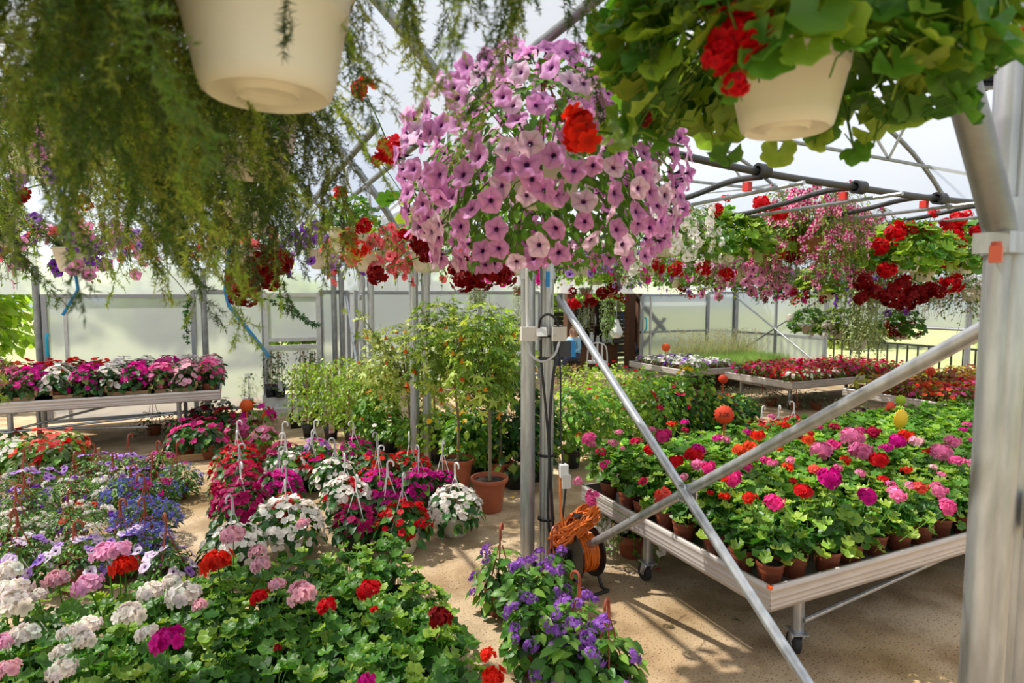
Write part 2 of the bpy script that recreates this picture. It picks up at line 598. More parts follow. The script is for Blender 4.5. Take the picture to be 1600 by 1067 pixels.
def head_mesh(col, hi, seed, stalk=0.16, col2=None, flat=0.64):
    """Geranium head: a dome of five-petalled florets on a stalk. Radius 1 before scaling; the stalk hangs from the origin."""
    def make():
        r = np.random.default_rng(seed)
        n = 18 if hi else 13
        i = np.arange(n) + .5
        z = 1 - i / n * 1.15
        a = i * 2.39996
        s = np.sqrt(np.clip(1 - z * z, 0, 1))
        D = unit(np.stack([s * np.cos(a), s * np.sin(a), z], 1) + r.normal(0, .16, (n, 3)))
        P = D * np.array([1, 1, flat]) * r.uniform(.5, 1.08, (n, 1))
        Y = unit(r.normal(0, 1, (n, 3)))
        b = Bag()
        ctr = np.array(col2 if col2 else np.array(col) * .55)
        t = flat_flower((1, 1, 1), tuple(ctr / np.maximum(np.array(col), .02))) if hi else simple_flower((1, 1, 1), tuple(ctr / np.maximum(np.array(col), .02)))
        b.scatter(t, frames(P, D, Y, r.uniform(.42, .60, n) if hi else r.uniform(.42, .55, n)), jitter(col, n, r, .08, .22), 1)
        for q in P[::2]:
            b.tube([(0, 0, -.25), q * .8], .02, 3, GREEN, 0)
        L = stalk
        b.tube([(0, 0, -.2), (.06, .03, -L * .5), (0, 0, -L)], .05, 5, np.array(GREEN) * 1.1, 0, r1=.065)
        return b.build('flower_head')
    return cached(('head', col, hi, seed, stalk, col2, flat), make)


def flower_mesh(kind, seed=0, **k):
    key = ('fl', kind, seed, tuple(sorted(k.items())))

    def make():
        b = Bag()
        if kind == 'petunia':
            t = trumpet(k['throat'], k['mid'], k['rim'], k.get('star'), k.get('seg', 20))
            V = t[0].copy()
            r = np.random.default_rng(seed)
            rad = np.hypot(V[:, 0], V[:, 1])
            V[:, 2] += (rad > .5) * (.10 * np.sin(2 * np.arctan2(V[:, 1], V[:, 0]) + seed) + .04 * r.normal(0, 1, len(V)))
            b.add(V, t[1], t[2], 1)
            b.tube([(0, 0, -.5), (.05, .1, -.95)], .09, 4, GREEN, 0, r1=.05)
        elif kind == 'lizzie':
            t = flat_flower(k['rim'], k['centre'], wide=.7)
            V = t[0].copy()
            r = np.random.default_rng(seed)
            V[:, 2] += r.normal(0, .05, len(V))
            b.add(V, t[1], t[2], 1)
        elif kind == 'cluster':      # verbena, heliotrope: a tight cluster of tiny florets
            r = np.random.default_rng(seed)
            n = k.get('n', 14)
            D = unit(r.normal(0, 1, (n, 3)) * [1, 1, .5] + [0, 0, .7])
            P = D * [1, 1, .6] * r.uniform(.5, 1, (n, 1))
            b.scatter(simple_flower((1, 1, 1), k.get('eye', (.7, .7, .7))), frames(P, D, r.normal(0, 1, (n, 3)), r.uniform(.26, .4, n)), jitter(k['rim'], n, r, .12, .4), 1)
        elif kind == 'bell':
            b.lathe([(.12, 0), (.3, -.25), (.38, -.7), (.62, -1.0)], 7, k['rim'], 1)
            b.tube([(0, 0, .35), (0, 0, 0)], .14, 4, GREEN, 0)
        return b.build('flower')
    return cached(key, make)


# ------------------------------------------------------------------ foliage
def dome(n, R, H, rng, zlo=-.15, shell=(.55, 1.0)):
    z = rng.uniform(zlo, 1, n)
    a = rng.uniform(0, 2 * PI, n)
    s = np.sqrt(1 - np.clip(z, -1, 1) ** 2)
    D = np.stack([s * np.cos(a), s * np.sin(a), z], 1)
    P = D * [R, R, H] * rng.uniform(*shell, (n, 1)) ** .6
    return P, D


def leaf_frames(P, D, size, rng, droop=.3, tilt=.5):
    n = len(P)
    out = unit(D * [1, 1, 0] + rng.normal(0, .35, (n, 3)) * [1, 1, .3] + 1e-4)
    Y = out + np.array([0, 0, -droop]) * rng.uniform(.3, 1.4, (n, 1))
    Z = D * tilt + [0, 0, .75] + rng.normal(0, .28, (n, 3))
    return frames(P, Z, Y, size * rng.uniform(.65, 1.2, n))


def dome_foliage(key, leaf, n, R, H, z0, size, col, seed=0, zlo=-.15, stems=14, droop=.3, tilt=.5, col2=None, mix=0.0, shell=(.45, 1)):
    def make():
        r = np.random.default_rng(seed)
        b = Bag()
        P, D = dome(n, R, H, r, zlo, shell)
        M = leaf_frames(P, D, size, r, droop, tilt)
        c = jitter(col, n, r, .12, .45)
        if col2 is not None:
            k = r.random(n) < mix
            c[k] = jitter(col2, int(k.sum()), r, .1, .3)
        M[:, 2, 3] += z0
        b.scatter(leaf, M, c, 0)
        for p in P[:stems]:
            b.tube([(p[0] * .1, p[1] * .1, z0 - .06), (p[0] * .45, p[1] * .45, z0 + p[2] * .6), (p[0], p[1], z0 + p[2])], .004, 3, np.array(col) * .8, 0, r1=.002)
        return b.build('foliage')
    return cached(('dome', key, n, R, H, z0, size, seed), make)


def strands(n, R0, reach, drop, rise, rng, npts=12):
    """Trailing stems: out over the rim, then down."""
    S = []
    for i in range(n):
        a = rng.uniform(0, 2 * PI)
        u = rng.uniform(.35, 1.0)
        rr, dd, up = reach * rng.uniform(.5, 1.0), drop * u * rng.uniform(.6, 1.1), rise * rng.uniform(.4, 1.2)
        t = np.linspace(0, 1, npts)
        rad = R0 * .5 + (rr + R0 * .5) * np.sin(np.minimum(t * 1.25, 1) * PI / 2)
        z = up * np.sin(np.minimum(t * 2.2, 1) * PI * .5) * (1 - t ** 2) - dd * t ** 2
        aa = a + rng.normal(0, .25) * t
        S.append(np.stack([rad * np.cos(aa), rad * np.sin(aa), z], 1) + rng.normal(0, .006, (npts, 3)))
    return S


def trail_foliage(key, leaf, ns, per, R0, reach, drop, rise, z0, size, col, seed=0, col2=None, mix=0.0, droop=.6):
    """Returns (mesh, strand tips and points for flowers, outward directions)."""
    def make():
        r = np.random.default_rng(seed)
        b = Bag()
        S = strands(ns, R0, reach, drop, rise, r)
        P, D = [], []
        for s in S:
            b.tube(s + [0, 0, z0], .0035, 3, np.array(col) * .7, 0, r1=.0015)
            k = r.uniform(1, len(s) - 1.01, per)
            i = k.astype(int)
            f = (k - i)[:, None]
            p = s[i] * (1 - f) + s[i + 1] * f
            P.append(p + r.normal(0, size * .25, p.shape))
            d = p * [1, 1, 0]
            D.append(unit(d) * .8 + [0, 0, .5] + unit(s[np.minimum(i + 1, len(s) - 1)] - s[i]) * .3)
        P, D = np.concatenate(P), unit(np.concatenate(D))
        n = len(P)
        c = jitter(col, n, r, .12, .45)
        if col2 is not None:
            k = r.random(n) < mix
            c[k] = jitter(col2, int(k.sum()), r, .1, .3)
        M = leaf_frames(P, D, size, r, droop, .7)
        M[:, 2, 3] += z0
        b.scatter(leaf, M, c, 0)
        return b.build('foliage'), P + [0, 0, z0], D
    return cached(('trail', key, ns, per, reach, drop, size, seed), make)


def flower_frames(P, D, size, rng, up=.35):
    n = len(P)
    Z = unit(D + [0, 0, up] + rng.normal(0, .3, (n, 3)))
    return frames(P, Z, rng.normal(0, 1, (n, 3)), size * rng.uniform(.8, 1.15, n))


def scatter_mesh(key, t, P, D, size, cols, seed, mat=1, name='blossoms', up=.35):
    def make():
        r = np.random.default_rng(seed)
        b = Bag()
        n = len(P)
        cc = np.concatenate([jitter(c, 1, r, .1, .3) for c in [cols[i] for i in r.integers(0, len(cols), n)]])
        b.scatter(t, flower_frames(P, D, size, r, up), cc, mat)
        return b.build(name)
    return cached(('sc', key, seed, size), make)


# ------------------------------------------------------------------ potted plants
def add_pot(t, kind, R, h, mat, hook=None, hookH=.34, soil=True, arms=3):
    obj('pot', pot_mesh(kind, R, h, mat), t)
    if soil: obj('soil', soil_mesh(R * .9), t, Matrix.Translation((0, 0, h * .88)))
    if hook: obj('hanger', hook_mesh(R, hookH, hook, arms), t, Matrix.Translation((0, 0, h)) @ Matrix.Rotation(random.uniform(0, 6.28), 4, 'Z'))


def add_flowers(t, meshes, Ms, name='flower', rng=None):
    for i, M in enumerate(Ms):
        obj(name, meshes[(i * 7 + 3) % len(meshes)], t, M)


random.seed(5)
RNG = np.random.default_rng(11)
LIZ = {}


def lizzie_meshes(c):
    if c not in LIZ:
        col = FC[c]
        ctr = tuple(np.array(col) * (.62 if c != 'white' else .9))
        LIZ[c] = [flower_mesh('lizzie', s, rim=col, centre=ctr) for s in range(3)]
    return LIZ[c]


def busy_lizzie(loc, colour, label, group, R=.2, pot='white', hook=WHITE, nfl=34, hH=.36, seed=0, rz=0.0, fol=GREEN_D, col2=None, fsize=.036, name='busy_lizzie'):
    t = thing(name, label, 'potted plant', loc, rz, group)
    ph = .16
    pm = {'white': WHITE, 'cream': CREAM, 'brown': BROWNPOT, 'black': BLACKP}[pot]
    add_pot(t, 'bowl' if pot in ('white', 'cream') else 'pot', .12, ph, pm, hook, hH + .1)
    r = np.random.default_rng(seed + 100)
    v = seed % 3
    obj('foliage', dome_foliage(('liz', fol), OVATE_W, 150, R, R * .95, ph + .02, .085, fol, v, -.3, 12, .45, .6, GREEN, .25), t, Matrix.Scale(1, 4), kind='stuff')
    P, D = dome(nfl, R * 1.03, R * 1.0, r, -.1, (.9, 1.04))
    # keep the flowers apart from each other
    M = flower_frames(P + [0, 0, ph + .03], D, fsize, r, .25)
    ms = lizzie_meshes(colour)
    if col2:
        m2 = lizzie_meshes(col2)
        ms = [ms[0], m2[1], ms[2], ms[1], ms[0]]
    add_flowers(t, ms, M)
    return t


# geraniums
GER_LEAF = {}


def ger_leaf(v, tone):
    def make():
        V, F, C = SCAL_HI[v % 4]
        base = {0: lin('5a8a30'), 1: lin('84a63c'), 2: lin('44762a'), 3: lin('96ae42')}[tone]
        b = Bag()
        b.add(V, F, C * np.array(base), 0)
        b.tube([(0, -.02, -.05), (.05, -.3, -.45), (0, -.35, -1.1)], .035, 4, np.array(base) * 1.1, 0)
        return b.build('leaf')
    return cached(('gl', v % 4, tone), make)


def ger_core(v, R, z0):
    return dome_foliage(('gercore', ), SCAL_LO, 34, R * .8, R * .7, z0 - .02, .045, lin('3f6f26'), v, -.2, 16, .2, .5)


def ger_foliage(v, R, z0, col=GREEN):
    return dome_foliage(('gerfol', col), SCAL_LO, 120, R, .25, z0, .040, col, v, -.15, 18, .25, .55, GREEN_Y, .15)


def add_leaves(t, n, R, H, z0, size, rng, zlo=0.0, tones=(0, 0, 1, 2, 1, 3), shell=(.8, 1.05)):
    P, D = dome(n, R, H, rng, zlo, shell)
    M = leaf_frames(P + [0, 0, z0], D, size, rng, .25, .55)
    for m in M:
        obj('leaf', ger_leaf(int(rng.integers(4)), tones[int(rng.integers(len(tones)))]), t, m)


def head_at(t, p_world, radius, col, hi=True, seed=0, stalk_len=.16, col2=None, name='flower_head'):
    """A flower head as a child of plant t, at a world position (the plant is not rotated)."""
    l = Vector(p_world) - Vector(t.location)
    base = Vector((l.x * .35, l.y * .35, .12))
    up = (l - base).normalized()
    M = frames([l], [(up + Vector((0, 0, .06)))[:]], [(.3, 1, .1)], radius)[0]
    obj(name, head_mesh(col, hi, seed, round(max(1.5, (l - base).length / radius * .72)), col2), t, M)


def tag_sign(name, label, loc, h, r, mat, rays=18, text=None, face=None, thick=.004, flat=False):
    """Price card: a toothed disc on a flat stick."""
    t = thing(name, label, 'sign', loc)
    d = face or (Vector((0, 0, EYE)) - Vector(loc))
    t.rotation_euler = (0, 0, math.atan2(d.y, d.x) + PI / 2)
    b = Bag()
    n = rays * 2
    ring = []
    for i in range(n):
        a = i * 2 * PI / n
        rr = r if (i % 2 == 0 or rays == 0) else r * (.84 if not flat else 1)
        ring.append((rr * math.cos(a), rr * math.sin(a)))
    V = [(0, -thick, h)] + [(x, -thick, h + z) for x, z in ring] + [(0, 0, h)] + [(x, 0, h + z) for x, z in ring]
    F = []
    for i in range(n):
        j = (i + 1) % n
        F += [(0, 1 + i, 1 + j), (n + 1, n + 2 + j, n + 2 + i), (1 + i, n + 2 + i, 1 + j), (1 + j, n + 2 + i, n + 2 + j)]
    b.add(V, F, (1, 1, 1))
    obj('card', solid('card', b, mat), t)
    s = Bag()
    s.box((-.006, -.003, 0), (.006, .001, h - r * .8))
    obj('stick', solid('stick', s, mat), t)
    if text:
        cu = bpy.data.curves.new('writing', 'FONT')
        cu.body = text
        cu.size = r * .62
        cu.align_x = 'CENTER'; cu.align_y = 'CENTER'
        cu.extrude = .0004
        cu.materials.append(INK)
        o = bpy.data.objects.new('writing', cu)
        COL.objects.link(o)
        dg = bpy.context.evaluated_depsgraph_get()
        me = bpy.data.meshes.new_from_object(o.evaluated_get(dg))
        bpy.data.objects.remove(o)
        o = obj('writing', me, t)
        o.matrix_basis = Matrix.Translation((0, -thick - .001, h)) @ Matrix.Rotation(PI / 2, 4, 'X')
    return t

# ================================================================== SETTING
def floor_mat():
    m, n, out = newmat('sandy_concrete')
    b = n.nodes.new('ShaderNodeBsdfPrincipled')
    b.inputs['Roughness'].default_value = 0.85
    b.inputs['Specular IOR Level'].default_value = 0.2
    t = n.nodes.new('ShaderNodeTexCoord')

    def noise(scale, detail, e0, c0, e1, c1):
        q = n.nodes.new('ShaderNodeTexNoise')
        q.inputs['Scale'].default_value = scale
        q.inputs['Detail'].default_value = detail
        n.links.new(t.outputs['Object'], q.inputs['Vector'])
        r = n.nodes.new('ShaderNodeValToRGB')
        r.color_ramp.elements[0].position = e0; r.color_ramp.elements[0].color = (*c0, 1)
        r.color_ramp.elements[1].position = e1; r.color_ramp.elements[1].color = (*c1, 1)
        n.links.new(q.outputs['Fac'], r.inputs['Fac'])
        return q, r

    def mul(a, c, fac=1.0):
        x = n.nodes.new('ShaderNodeMixRGB')
        x.blend_type = 'MULTIPLY'
        x.inputs['Fac'].default_value = fac
        n.links.new(a, x.inputs['Color1']); n.links.new(c, x.inputs['Color2'])
        return x.outputs['Color']
    _, base = noise(1.3, 6, .36, (.50, .35, .20), .66, (.66, .51, .345))
    q2, grain = noise(160, 3, .35, (.72, .70, .66), .6, (1, 1, 1))
    _, dirt = noise(85, 5, .33, (.20, .14, .09), .43, (1, 1, 1))
    _, patch = noise(3.2, 6, .36, (.52, .46, .38), .56, (1, 1, 1))
    _, moss = noise(.9, 4, .33, (.70, .68, .42), .47, (1, 1, 1))
    c = mul(mul(mul(base.outputs['Color'], grain.outputs['Color'], .8), dirt.outputs['Color'], .9), moss.outputs['Color'], .6)
    c = mul(c, patch.outputs['Color'], .75)
    n.links.new(c, b.inputs['Base Color'])
    bp = n.nodes.new('ShaderNodeBump')
    bp.inputs['Strength'].default_value = .35
    bp.inputs['Distance'].default_value = .004
    n.links.new(q2.outputs['Fac'], bp.inputs['Height'])
    n.links.new(bp.outputs['Normal'], b.inputs['Normal'])
    n.links.new(b.outputs['BSDF'], out.inputs['Surface'])
    return m


def film_mat(name, see, tint, rough=None):
    """Clear film lets most light straight through and spreads the rest; twin-wall sheet blurs what is behind it."""
    m, n, out = newmat(name)
    if rough is None:
        a = n.nodes.new('ShaderNodeBsdfTransparent')
        a.inputs['Color'].default_value = (.97, .98, 1, 1)
    else:
        a = n.nodes.new('ShaderNodeBsdfRefraction')
        a.inputs['Color'].default_value = (.95, .97, 1, 1)
        a.inputs['Roughness'].default_value = rough
        a.inputs['IOR'].default_value = 1.12
    d = n.nodes.new('ShaderNodeBsdfTranslucent')
    d.inputs['Color'].default_value = (*tint, 1)
    f = n.nodes.new('ShaderNodeBsdfDiffuse')
    f.inputs['Color'].default_value = (*tint, 1)
    m1 = n.nodes.new('ShaderNodeMixShader')
    m1.inputs['Fac'].default_value = .35
    n.links.new(d.outputs['BSDF'], m1.inputs[1]); n.links.new(f.outputs['BSDF'], m1.inputs[2])
    m2 = n.nodes.new('ShaderNodeMixShader')
    m2.inputs['Fac'].default_value = see
    n.links.new(m1.outputs['Shader'], m2.inputs[1]); n.links.new(a.outputs['BSDF'], m2.inputs[2])
    n.links.new(m2.outputs['Shader'], out.inputs['Surface'])
    return m


FILM = film_mat('clear_roof_film', .66, (.93, .95, 1.0))
TWINWALL = film_mat('twin_wall_sheet', .60, (.93, .95, .97), .30)
FLOORM = floor_mat()
GRASSM = plain('dry_grass', (.46, .46, .24), .9, col2=(.30, .34, .13), scale=.8)

XR, XL = 1.935, 1.805           # right and left post rows in the valley between the two bays
WR, WL = 10.14, 10.0
YB_L, YB_R = 10.6, 12.1       # end walls
SPR, RISE = 2.05, 3.0
ROWS = (0.885, 3.62, 6.45, 9.35)

b = Bag(); b.add([(-8.2, -6, 0), (12.3, -6, 0), (12.3, YB_R, 0), (-8.2, YB_R, 0)], [(0, 1, 2), (0, 2, 3)], (1, 1, 1))
obj('floor', solid('floor', b, FLOORM), label='sandy concrete greenhouse floor strewn with soil crumbs', cat='floor', kind='structure')
b = Bag(); b.add([(-60, -40, -.05), (80, -40, -.05), (80, 90, -.05), (-60, 90, -.05)], [(0, 1, 2), (0, 2, 3)], (1, 1, 1))
obj('ground', solid('ground', b, GRASSM), label='dry mown grass outside the greenhouse', cat='ground', kind='structure')


def arch_pts(x0, width, y, n=30, k=.5):
    c, a = x0 + width / 2, width / 2
    t = np.linspace(PI, 0, n)
    x = a * np.cos(t)
    R = (a * a + RISE * RISE) / (2 * RISE)
    z = (1 - k) * RISE * np.sin(t) + k * (np.sqrt(np.maximum(R * R - x * x, 0)) - (R - RISE))   # between a bow and a half ellipse
    return np.stack([c + x, np.full(n, y), SPR + z], 1)


def vault(name, x0, width, y0, y1, label):
    b = Bag()
    A = arch_pts(x0, width, 0, 60) + [0, 0, .05]
    A = A[A[:, 2] > 2.80]
    n = len(A)
    V = np.concatenate([A + [0, y0, 0], A + [0, y1, 0]])
    F = []
    for i in range(n - 1):
        F += [(i, i + 1, i + n), (i + 1, i + 1 + n, i + n)]
    b.add(V, F, (1, 1, 1))
    obj(name, solid(name, b, FILM, True), label=label, cat='roof film', kind='structure')


vault('ceiling', XR, WR, -6, YB_R, 'clear curved film roof over the bay with the long front bench')
vault('ceiling', XL - WL, WL, -6, YB_L, 'clear curved film roof over the bay where ferns hang')


def gable(name, x0, width, y, z0, label):
    b = Bag()
    A = arch_pts(x0, width, y, 22)
    V = [(x0 + width / 2, y, z0)] + [tuple(p) for p in A] + [(x0 + width, y, z0), (x0, y, z0)]
    n = len(V) - 1
    b.add(V, [(0, 1 + i, 1 + (i + 1) % n) for i in range(n)], (1, 1, 1))
    obj(name, solid(name, b, TWINWALL), label=label, cat='wall', kind='structure')


gable('wall_back', XR, WR, YB_R, 1.92, 'pale translucent gable above the open end door')
gable('wall_back', XL - WL, WL, YB_L, 1.90, 'pale translucent gable above the white-framed end door')


def wall_run(name, label, p0, p1, z0, z1, panels, frame=GREYF, rail=(0.0, 1.0)):
    """Translucent sheets between posts: each sheet and each rail a part."""
    t = thing(name, label, 'wall', p0, kind='structure')
    d = Vector(p1) - Vector(p0)
    L = d.length
    t.rotation_euler = (0, 0, math.atan2(d.y, d.x))
    xs = [L * i / panels for i in range(panels + 1)] if isinstance(panels, int) else panels
    for a, c in zip(xs[:-1], xs[1:]):
        b = Bag(); b.box((a + .02, -.006, z0), (c - .02, .006, z1))
        obj('panel', solid('panel', b, TWINWALL), t)
    for a in xs:
        b = Bag(); b.box((a - .025, -.03, 0), (a + .025, .03, z1))
        obj('stud', solid('stud', b, frame), t)
    for f in rail:
        z = z0 + (z1 - z0) * f
        b = Bag(); b.box((0, -.022, z - .022), (L, .022, z + .022))
        obj('rail', solid('rail', b, frame), t)
    return t


def xw(px, y): return aty(px, 500, y).x


yl = YB_L
wall_run('wall_back', 'translucent end wall sheets between sliding door and white-framed door', (xw(302, yl), yl, 0), (xw(411, yl), yl, 0), .08, 1.95, 1)
wall_run('wall_back', 'translucent end wall sheets right of the white-framed door', (xw(501, yl), yl, 0), (XL, yl, 0), .08, 1.95, 1)
wall_run('wall_right', 'short translucent return wall in the valley between both bays', (XR, yl, 0), (XR, YB_R, 0), .08, 1.95, 1)
wall_run('wall_back', 'translucent end wall behind the yellow-green maple-leaved shrubs', (XR, YB_R, 0), (xw(842, YB_R), YB_R, 0), .08, 1.95, 3, rail=(0, .5, 1))
wall_run('wall_back', 'translucent end wall sheet right of the sliding door with cyan handle at the far bench', (xw(1106, YB_R), YB_R, 0), (12.07, YB_R, 0), .08, 1.95, 1)
wall_run('wall_right', 'translucent side wall behind the seedling bench', (12.07, YB_R, 0), (12.07, 9.35, 0), .08, 1.95, 2, rail=(0, .45, 1))


t = thing('wall_right', 'rolled-up white side film above the black railing', 'wall', (12.12, -2, 0), kind='structure')
for k in range(4):
    b = Bag(); b.box((-.006, k * 2.84 + .02, 1.28), (.006, k * 2.84 + 2.82, 2.9)); obj('panel', solid('panel', b, TWINWALL), t)
b = Bag(); b.tube([(0, 0, 1.26), (0, 11.35, 1.26)], .03, 8, (1, 1, 1), caps=True); obj('roll_tube', solid('roll_tube', b, GREYF, True), t)


def sliding_door(name, label, x0, x1, y, mid, handle_x):
    t = thing(name, label, 'door', (x0, y, 0), kind='structure')
    w_ = x1 - x0
    b = Bag(); b.box((.05, -.008, .1), (w_ - .05, .008, mid)); obj('panel', solid('panel', b, TWINWALL), t)
    b = Bag(); b.box((.05, -.008, mid), (w_ - .05, .008, 1.86)); obj('panel', solid('panel', b, TWINWALL), t)
    for a in (0, w_ - .06):
        b = Bag(); b.box((a, -.03, .06), (a + .06, .03, 1.9)); obj('stile', solid('stile', b, GREYF), t)
    for z in (.06, mid - .025, 1.85):
        b = Bag(); b.box((0, -.026, z), (w_, .026, z + .05)); obj('rail', solid('rail', b, GREYF), t)
    if w_ > 1.6:
        b = Bag(); b.box((w_ * .13, -.02, .1), (w_ * .13 + .04, .02, 1.86)); obj('stile', solid('stile', b, WHITEF), t)
    b = Bag()
    b.tube(curve_pts([(handle_x, -.03, 1.02), (handle_x, -.09, 1.06), (handle_x, -.10, 1.18), (handle_x, -.09, 1.3), (handle_x, -.03, 1.34)], 20), .02, 7, (1, 1, 1))
    obj('handle', solid('handle', b, CYAN, True), t, label='cyan plastic pull handle')
    return t


sliding_door('door_1', 'grey-framed sliding door with cyan handle behind the long impatiens bench', xw(66, yl - .1), xw(305, yl - .1), yl - .1, .5, .06)
sliding_door('door_3', 'grey-framed sliding door with cyan handle behind the pansy bench', xw(1001, YB_R - .1), xw(1106, YB_R - .1), YB_R - .1, .98, .1)

t = thing('door_2', 'white-framed door leaf with two mid rails above a stepped sill', 'door', (xw(411, yl), yl - .06, 0), kind='structure')
w_ = xw(500, yl) - xw(411, yl)
for a in (0, w_ - .07):
    b = Bag(); b.box((a, -.03, 0), (a + .07, .03, 1.93)); obj('stile', solid('stile', b, WHITEF), t)
for z in (1.86, 1.13, 1.01, .32, .18):
    b = Bag(); b.box((0, -.025, z), (w_, .025, z + .06)); obj('rail', solid('rail', b, WHITEF), t)
for z0, z1 in ((1.19, 1.86), (.38, 1.01)):
    b = Bag(); b.box((.07, -.006, z0), (w_ - .07, .006, z1)); obj('panel', solid('panel', b, TWINWALL), t)
t = thing('trim_1', 'pale stepped door sill on the floor at the end wall', 'sill', (xw(411, yl), yl - .5, 0), kind='structure')
for k, (y0, y1, z) in enumerate(((0.0, .5, .10), (.16, .5, .26))):
    b = Bag(); b.box((-.05, y0, 0), (w_ + .1, y1, z)); obj('step', solid('step', b, WHITEF), t)

# free studs seen against the translucent end wall
for px, y, lab in ((62, yl, 'slim grey steel stud at the opening left of the sliding door'), (320, yl, 'slim grey steel stud just right of the sliding door'),
                   (521, yl, 'left one of two slim steel studs beside the white-framed door'), (533, yl, 'right one of two slim steel studs beside the white-framed door')):
    b = Bag(); x = xw(px, y)
    b.lathe([(.045, 0), (.045, 2.3)], 10); t = thing('steel_stud', lab, 'post', (x, y - .1, 0)); obj('shaft', solid('shaft', b, GALVD, True), t)
    b = Bag(); b.box((-.07, -.07, 0), (.07, .07, .012)); obj('foot_plate', solid('foot_plate', b, GALVD), t)


# posts of the valley: a profiled steel tube with a collar where the roof arch is bolted on
def post(x, y, label, r=.05, big=False, h=2.75):
    t = thing('steel_post', label, 'post', (x, y, 0))
    b = Bag()
    n = 28
    prof = []
    for i in range(n):
        a = i * 2 * PI / n
        rr = r * (1 + .035 * math.cos(4 * a)) - (.0055 if i % 7 == 3 else 0)
        prof.append((rr * math.cos(a), rr * math.sin(a)))
    V = [(px, py, z) for z in (0, h) for px, py in prof]
    F = []
    for i in range(n):
        j = (i + 1) % n
        F += [(i, j, i + n), (j, j + n, i + n)]
    b.add(V, F, (1, 1, 1))
    obj('shaft', solid('shaft', b, GALV, True), t)
    b = Bag(); b.lathe([(r + .002, 2.0), (r + .007, 2.0), (r + .007, 2.14), (r + .002, 2.14)], 20); obj('collar', solid('collar', b, GALV, True), t)
    b = Bag(); b.box((-.09, -.09, 0), (.09, .09, .012)); obj('foot_plate', solid('foot_plate', b, GALVD), t)
    return t


POSTN = ['nearest the camera at the picture edge', 'in the middle beside the cable reel', 'behind the potted maple-leaved shrubs', 'at the far end by the end wall']
for k, y in enumerate(ROWS):
    p = post(XL, y + (.03 if k else 0), 'galvanised steel post of the fern bay, ' + POSTN[k], .049)
    q = post(XR, y, 'galvanised steel post of the bench bay, ' + POSTN[k], .047 if k else .052)
    if k == 0:
        b = Bag(); b.box((-.004, -.03, 0), (.004, .03, .10))
        M = Matrix.Translation((XR - XL) * .5 * Vector((1, 0, 0)) + Vector((0, -.062, 1.27))) @ Matrix.Rotation(PI / 2, 4, 'Z')
        o = obj('joint_plate', solid('joint_plate', b, GALVD), p, M, label='small steel plate with two bolts')
        for z in (.015, .085):
            b = Bag(); b.lathe([(0, 0), (.007, 0), (.007, .006), (0, .006)], 6)
            obj('bolt', solid('bolt', b, GALV), o, Matrix.Translation((.004, 0, z)) @ Matrix.Rotation(PI / 2, 4, 'Y'))
post(12.07, 6.45, 'steel post at the open right side behind the coleus bench')
post(12.07, 9.35, 'steel post at the open right side where the railing begins')
post(12.07, 12.0, 'steel corner post right of the tall pale grasses')


def tube_thing(name, label, cat, pts, r, mat, part='tube', sides=10, r1=None):
    t = thing(name, label, cat, pts[0])
    b = Bag()
    b.tube(np.asarray(pts, float) - np.asarray(pts[0], float), r, sides, (1, 1, 1), r1=r1, caps=True)
    obj(part, solid(part, b, mat, True), t)
    return t


# crossed wind braces between the middle pair of posts and the nearest pair
J = Vector((XR + .05, 3.55, 1.88)); K = Vector((XR + .05, 3.5, .10))
N1 = Vector((XR + .02, .93, 1.868)); N0 = Vector((XR + .06, 1.02, -.02))


def brace(a, c, label, r, bend=False):
    t = thing('wind_brace', label, 'brace', a)
    d = (c - a)
    b = Bag()
    b.tube([Vector((0, 0, 0)), d * .02, d * .06, d * .5, d * .94, d * .98, d], r, 14, (1, 1, 1), caps=True)
    obj('tube', solid('tube', b, GALV, True), t)
    for q in (d * .012, d * .988):
        b = Bag(); b.box((-.008, -.035, -.05), (.008, .035, .05))
        obj('end_lug', solid('end_lug', b, GALVD), t, Matrix.Translation(q))
    return t


brace(J, N0, 'steel brace falling from the middle post down to the near floor', .024)
br = brace(K + Vector((.045, 0, 0)), N1 + Vector((.045, 0, 0)), 'steel brace rising from the cable reel to the near post', .024)
pc = (J + N0) / 2
t = thing('brace_clamp', 'bolted steel clamp where the two crossed braces meet', 'clamp', tuple(at(1078, 768, pc.z)))
t.location = (J + (N0 - J) * .5) + Vector((.02, 0, .0))
b = Bag()
b.box((-.032, -.006, -.05), (-.026, .03, .05)); obj('plate', solid('plate', b, GALV), t)
b = Bag(); b.box((.05, -.006, -.05), (.056, .03, .05)); obj('plate', solid('plate', b, GALV), t)
b = Bag(); b.tube([(-.045, .012, .03), (.075, .012, .03)], .006, 8, (1, 1, 1), caps=True); obj('bolt', solid('bolt', b, GALV), t)
b = Bag(); b.tube([(-.045, .012, -.03), (.075, .012, -.03)], .006, 8, (1, 1, 1), caps=True); obj('bolt', solid('bolt', b, GALV), t)

# braces in the far bay
brace(Vector((XL - .05, 9.3, .35)), Vector((XL - .05, 10.5, 1.9)), 'far thin brace rising to the end wall beside the white-framed door', .02)
brace(Vector((XL - .02, 9.3, 1.9)), Vector((XL - .02, 10.5, .3)), 'far thin brace falling to the end wall beside the white-framed door', .02)
brace(Vector((12.0, 12.0, 1.85)), Vector((12.0, 9.4, .3)), 'thin side wall brace falling from the corner post', .02)
brace(Vector((12.02, 12.0, .3)), Vector((12.02, 9.4, 1.85)), 'thin side wall brace rising from the corner post', .02)

# roof arches with tie beams
ARN = ['first', 'second', 'third', 'fourth']


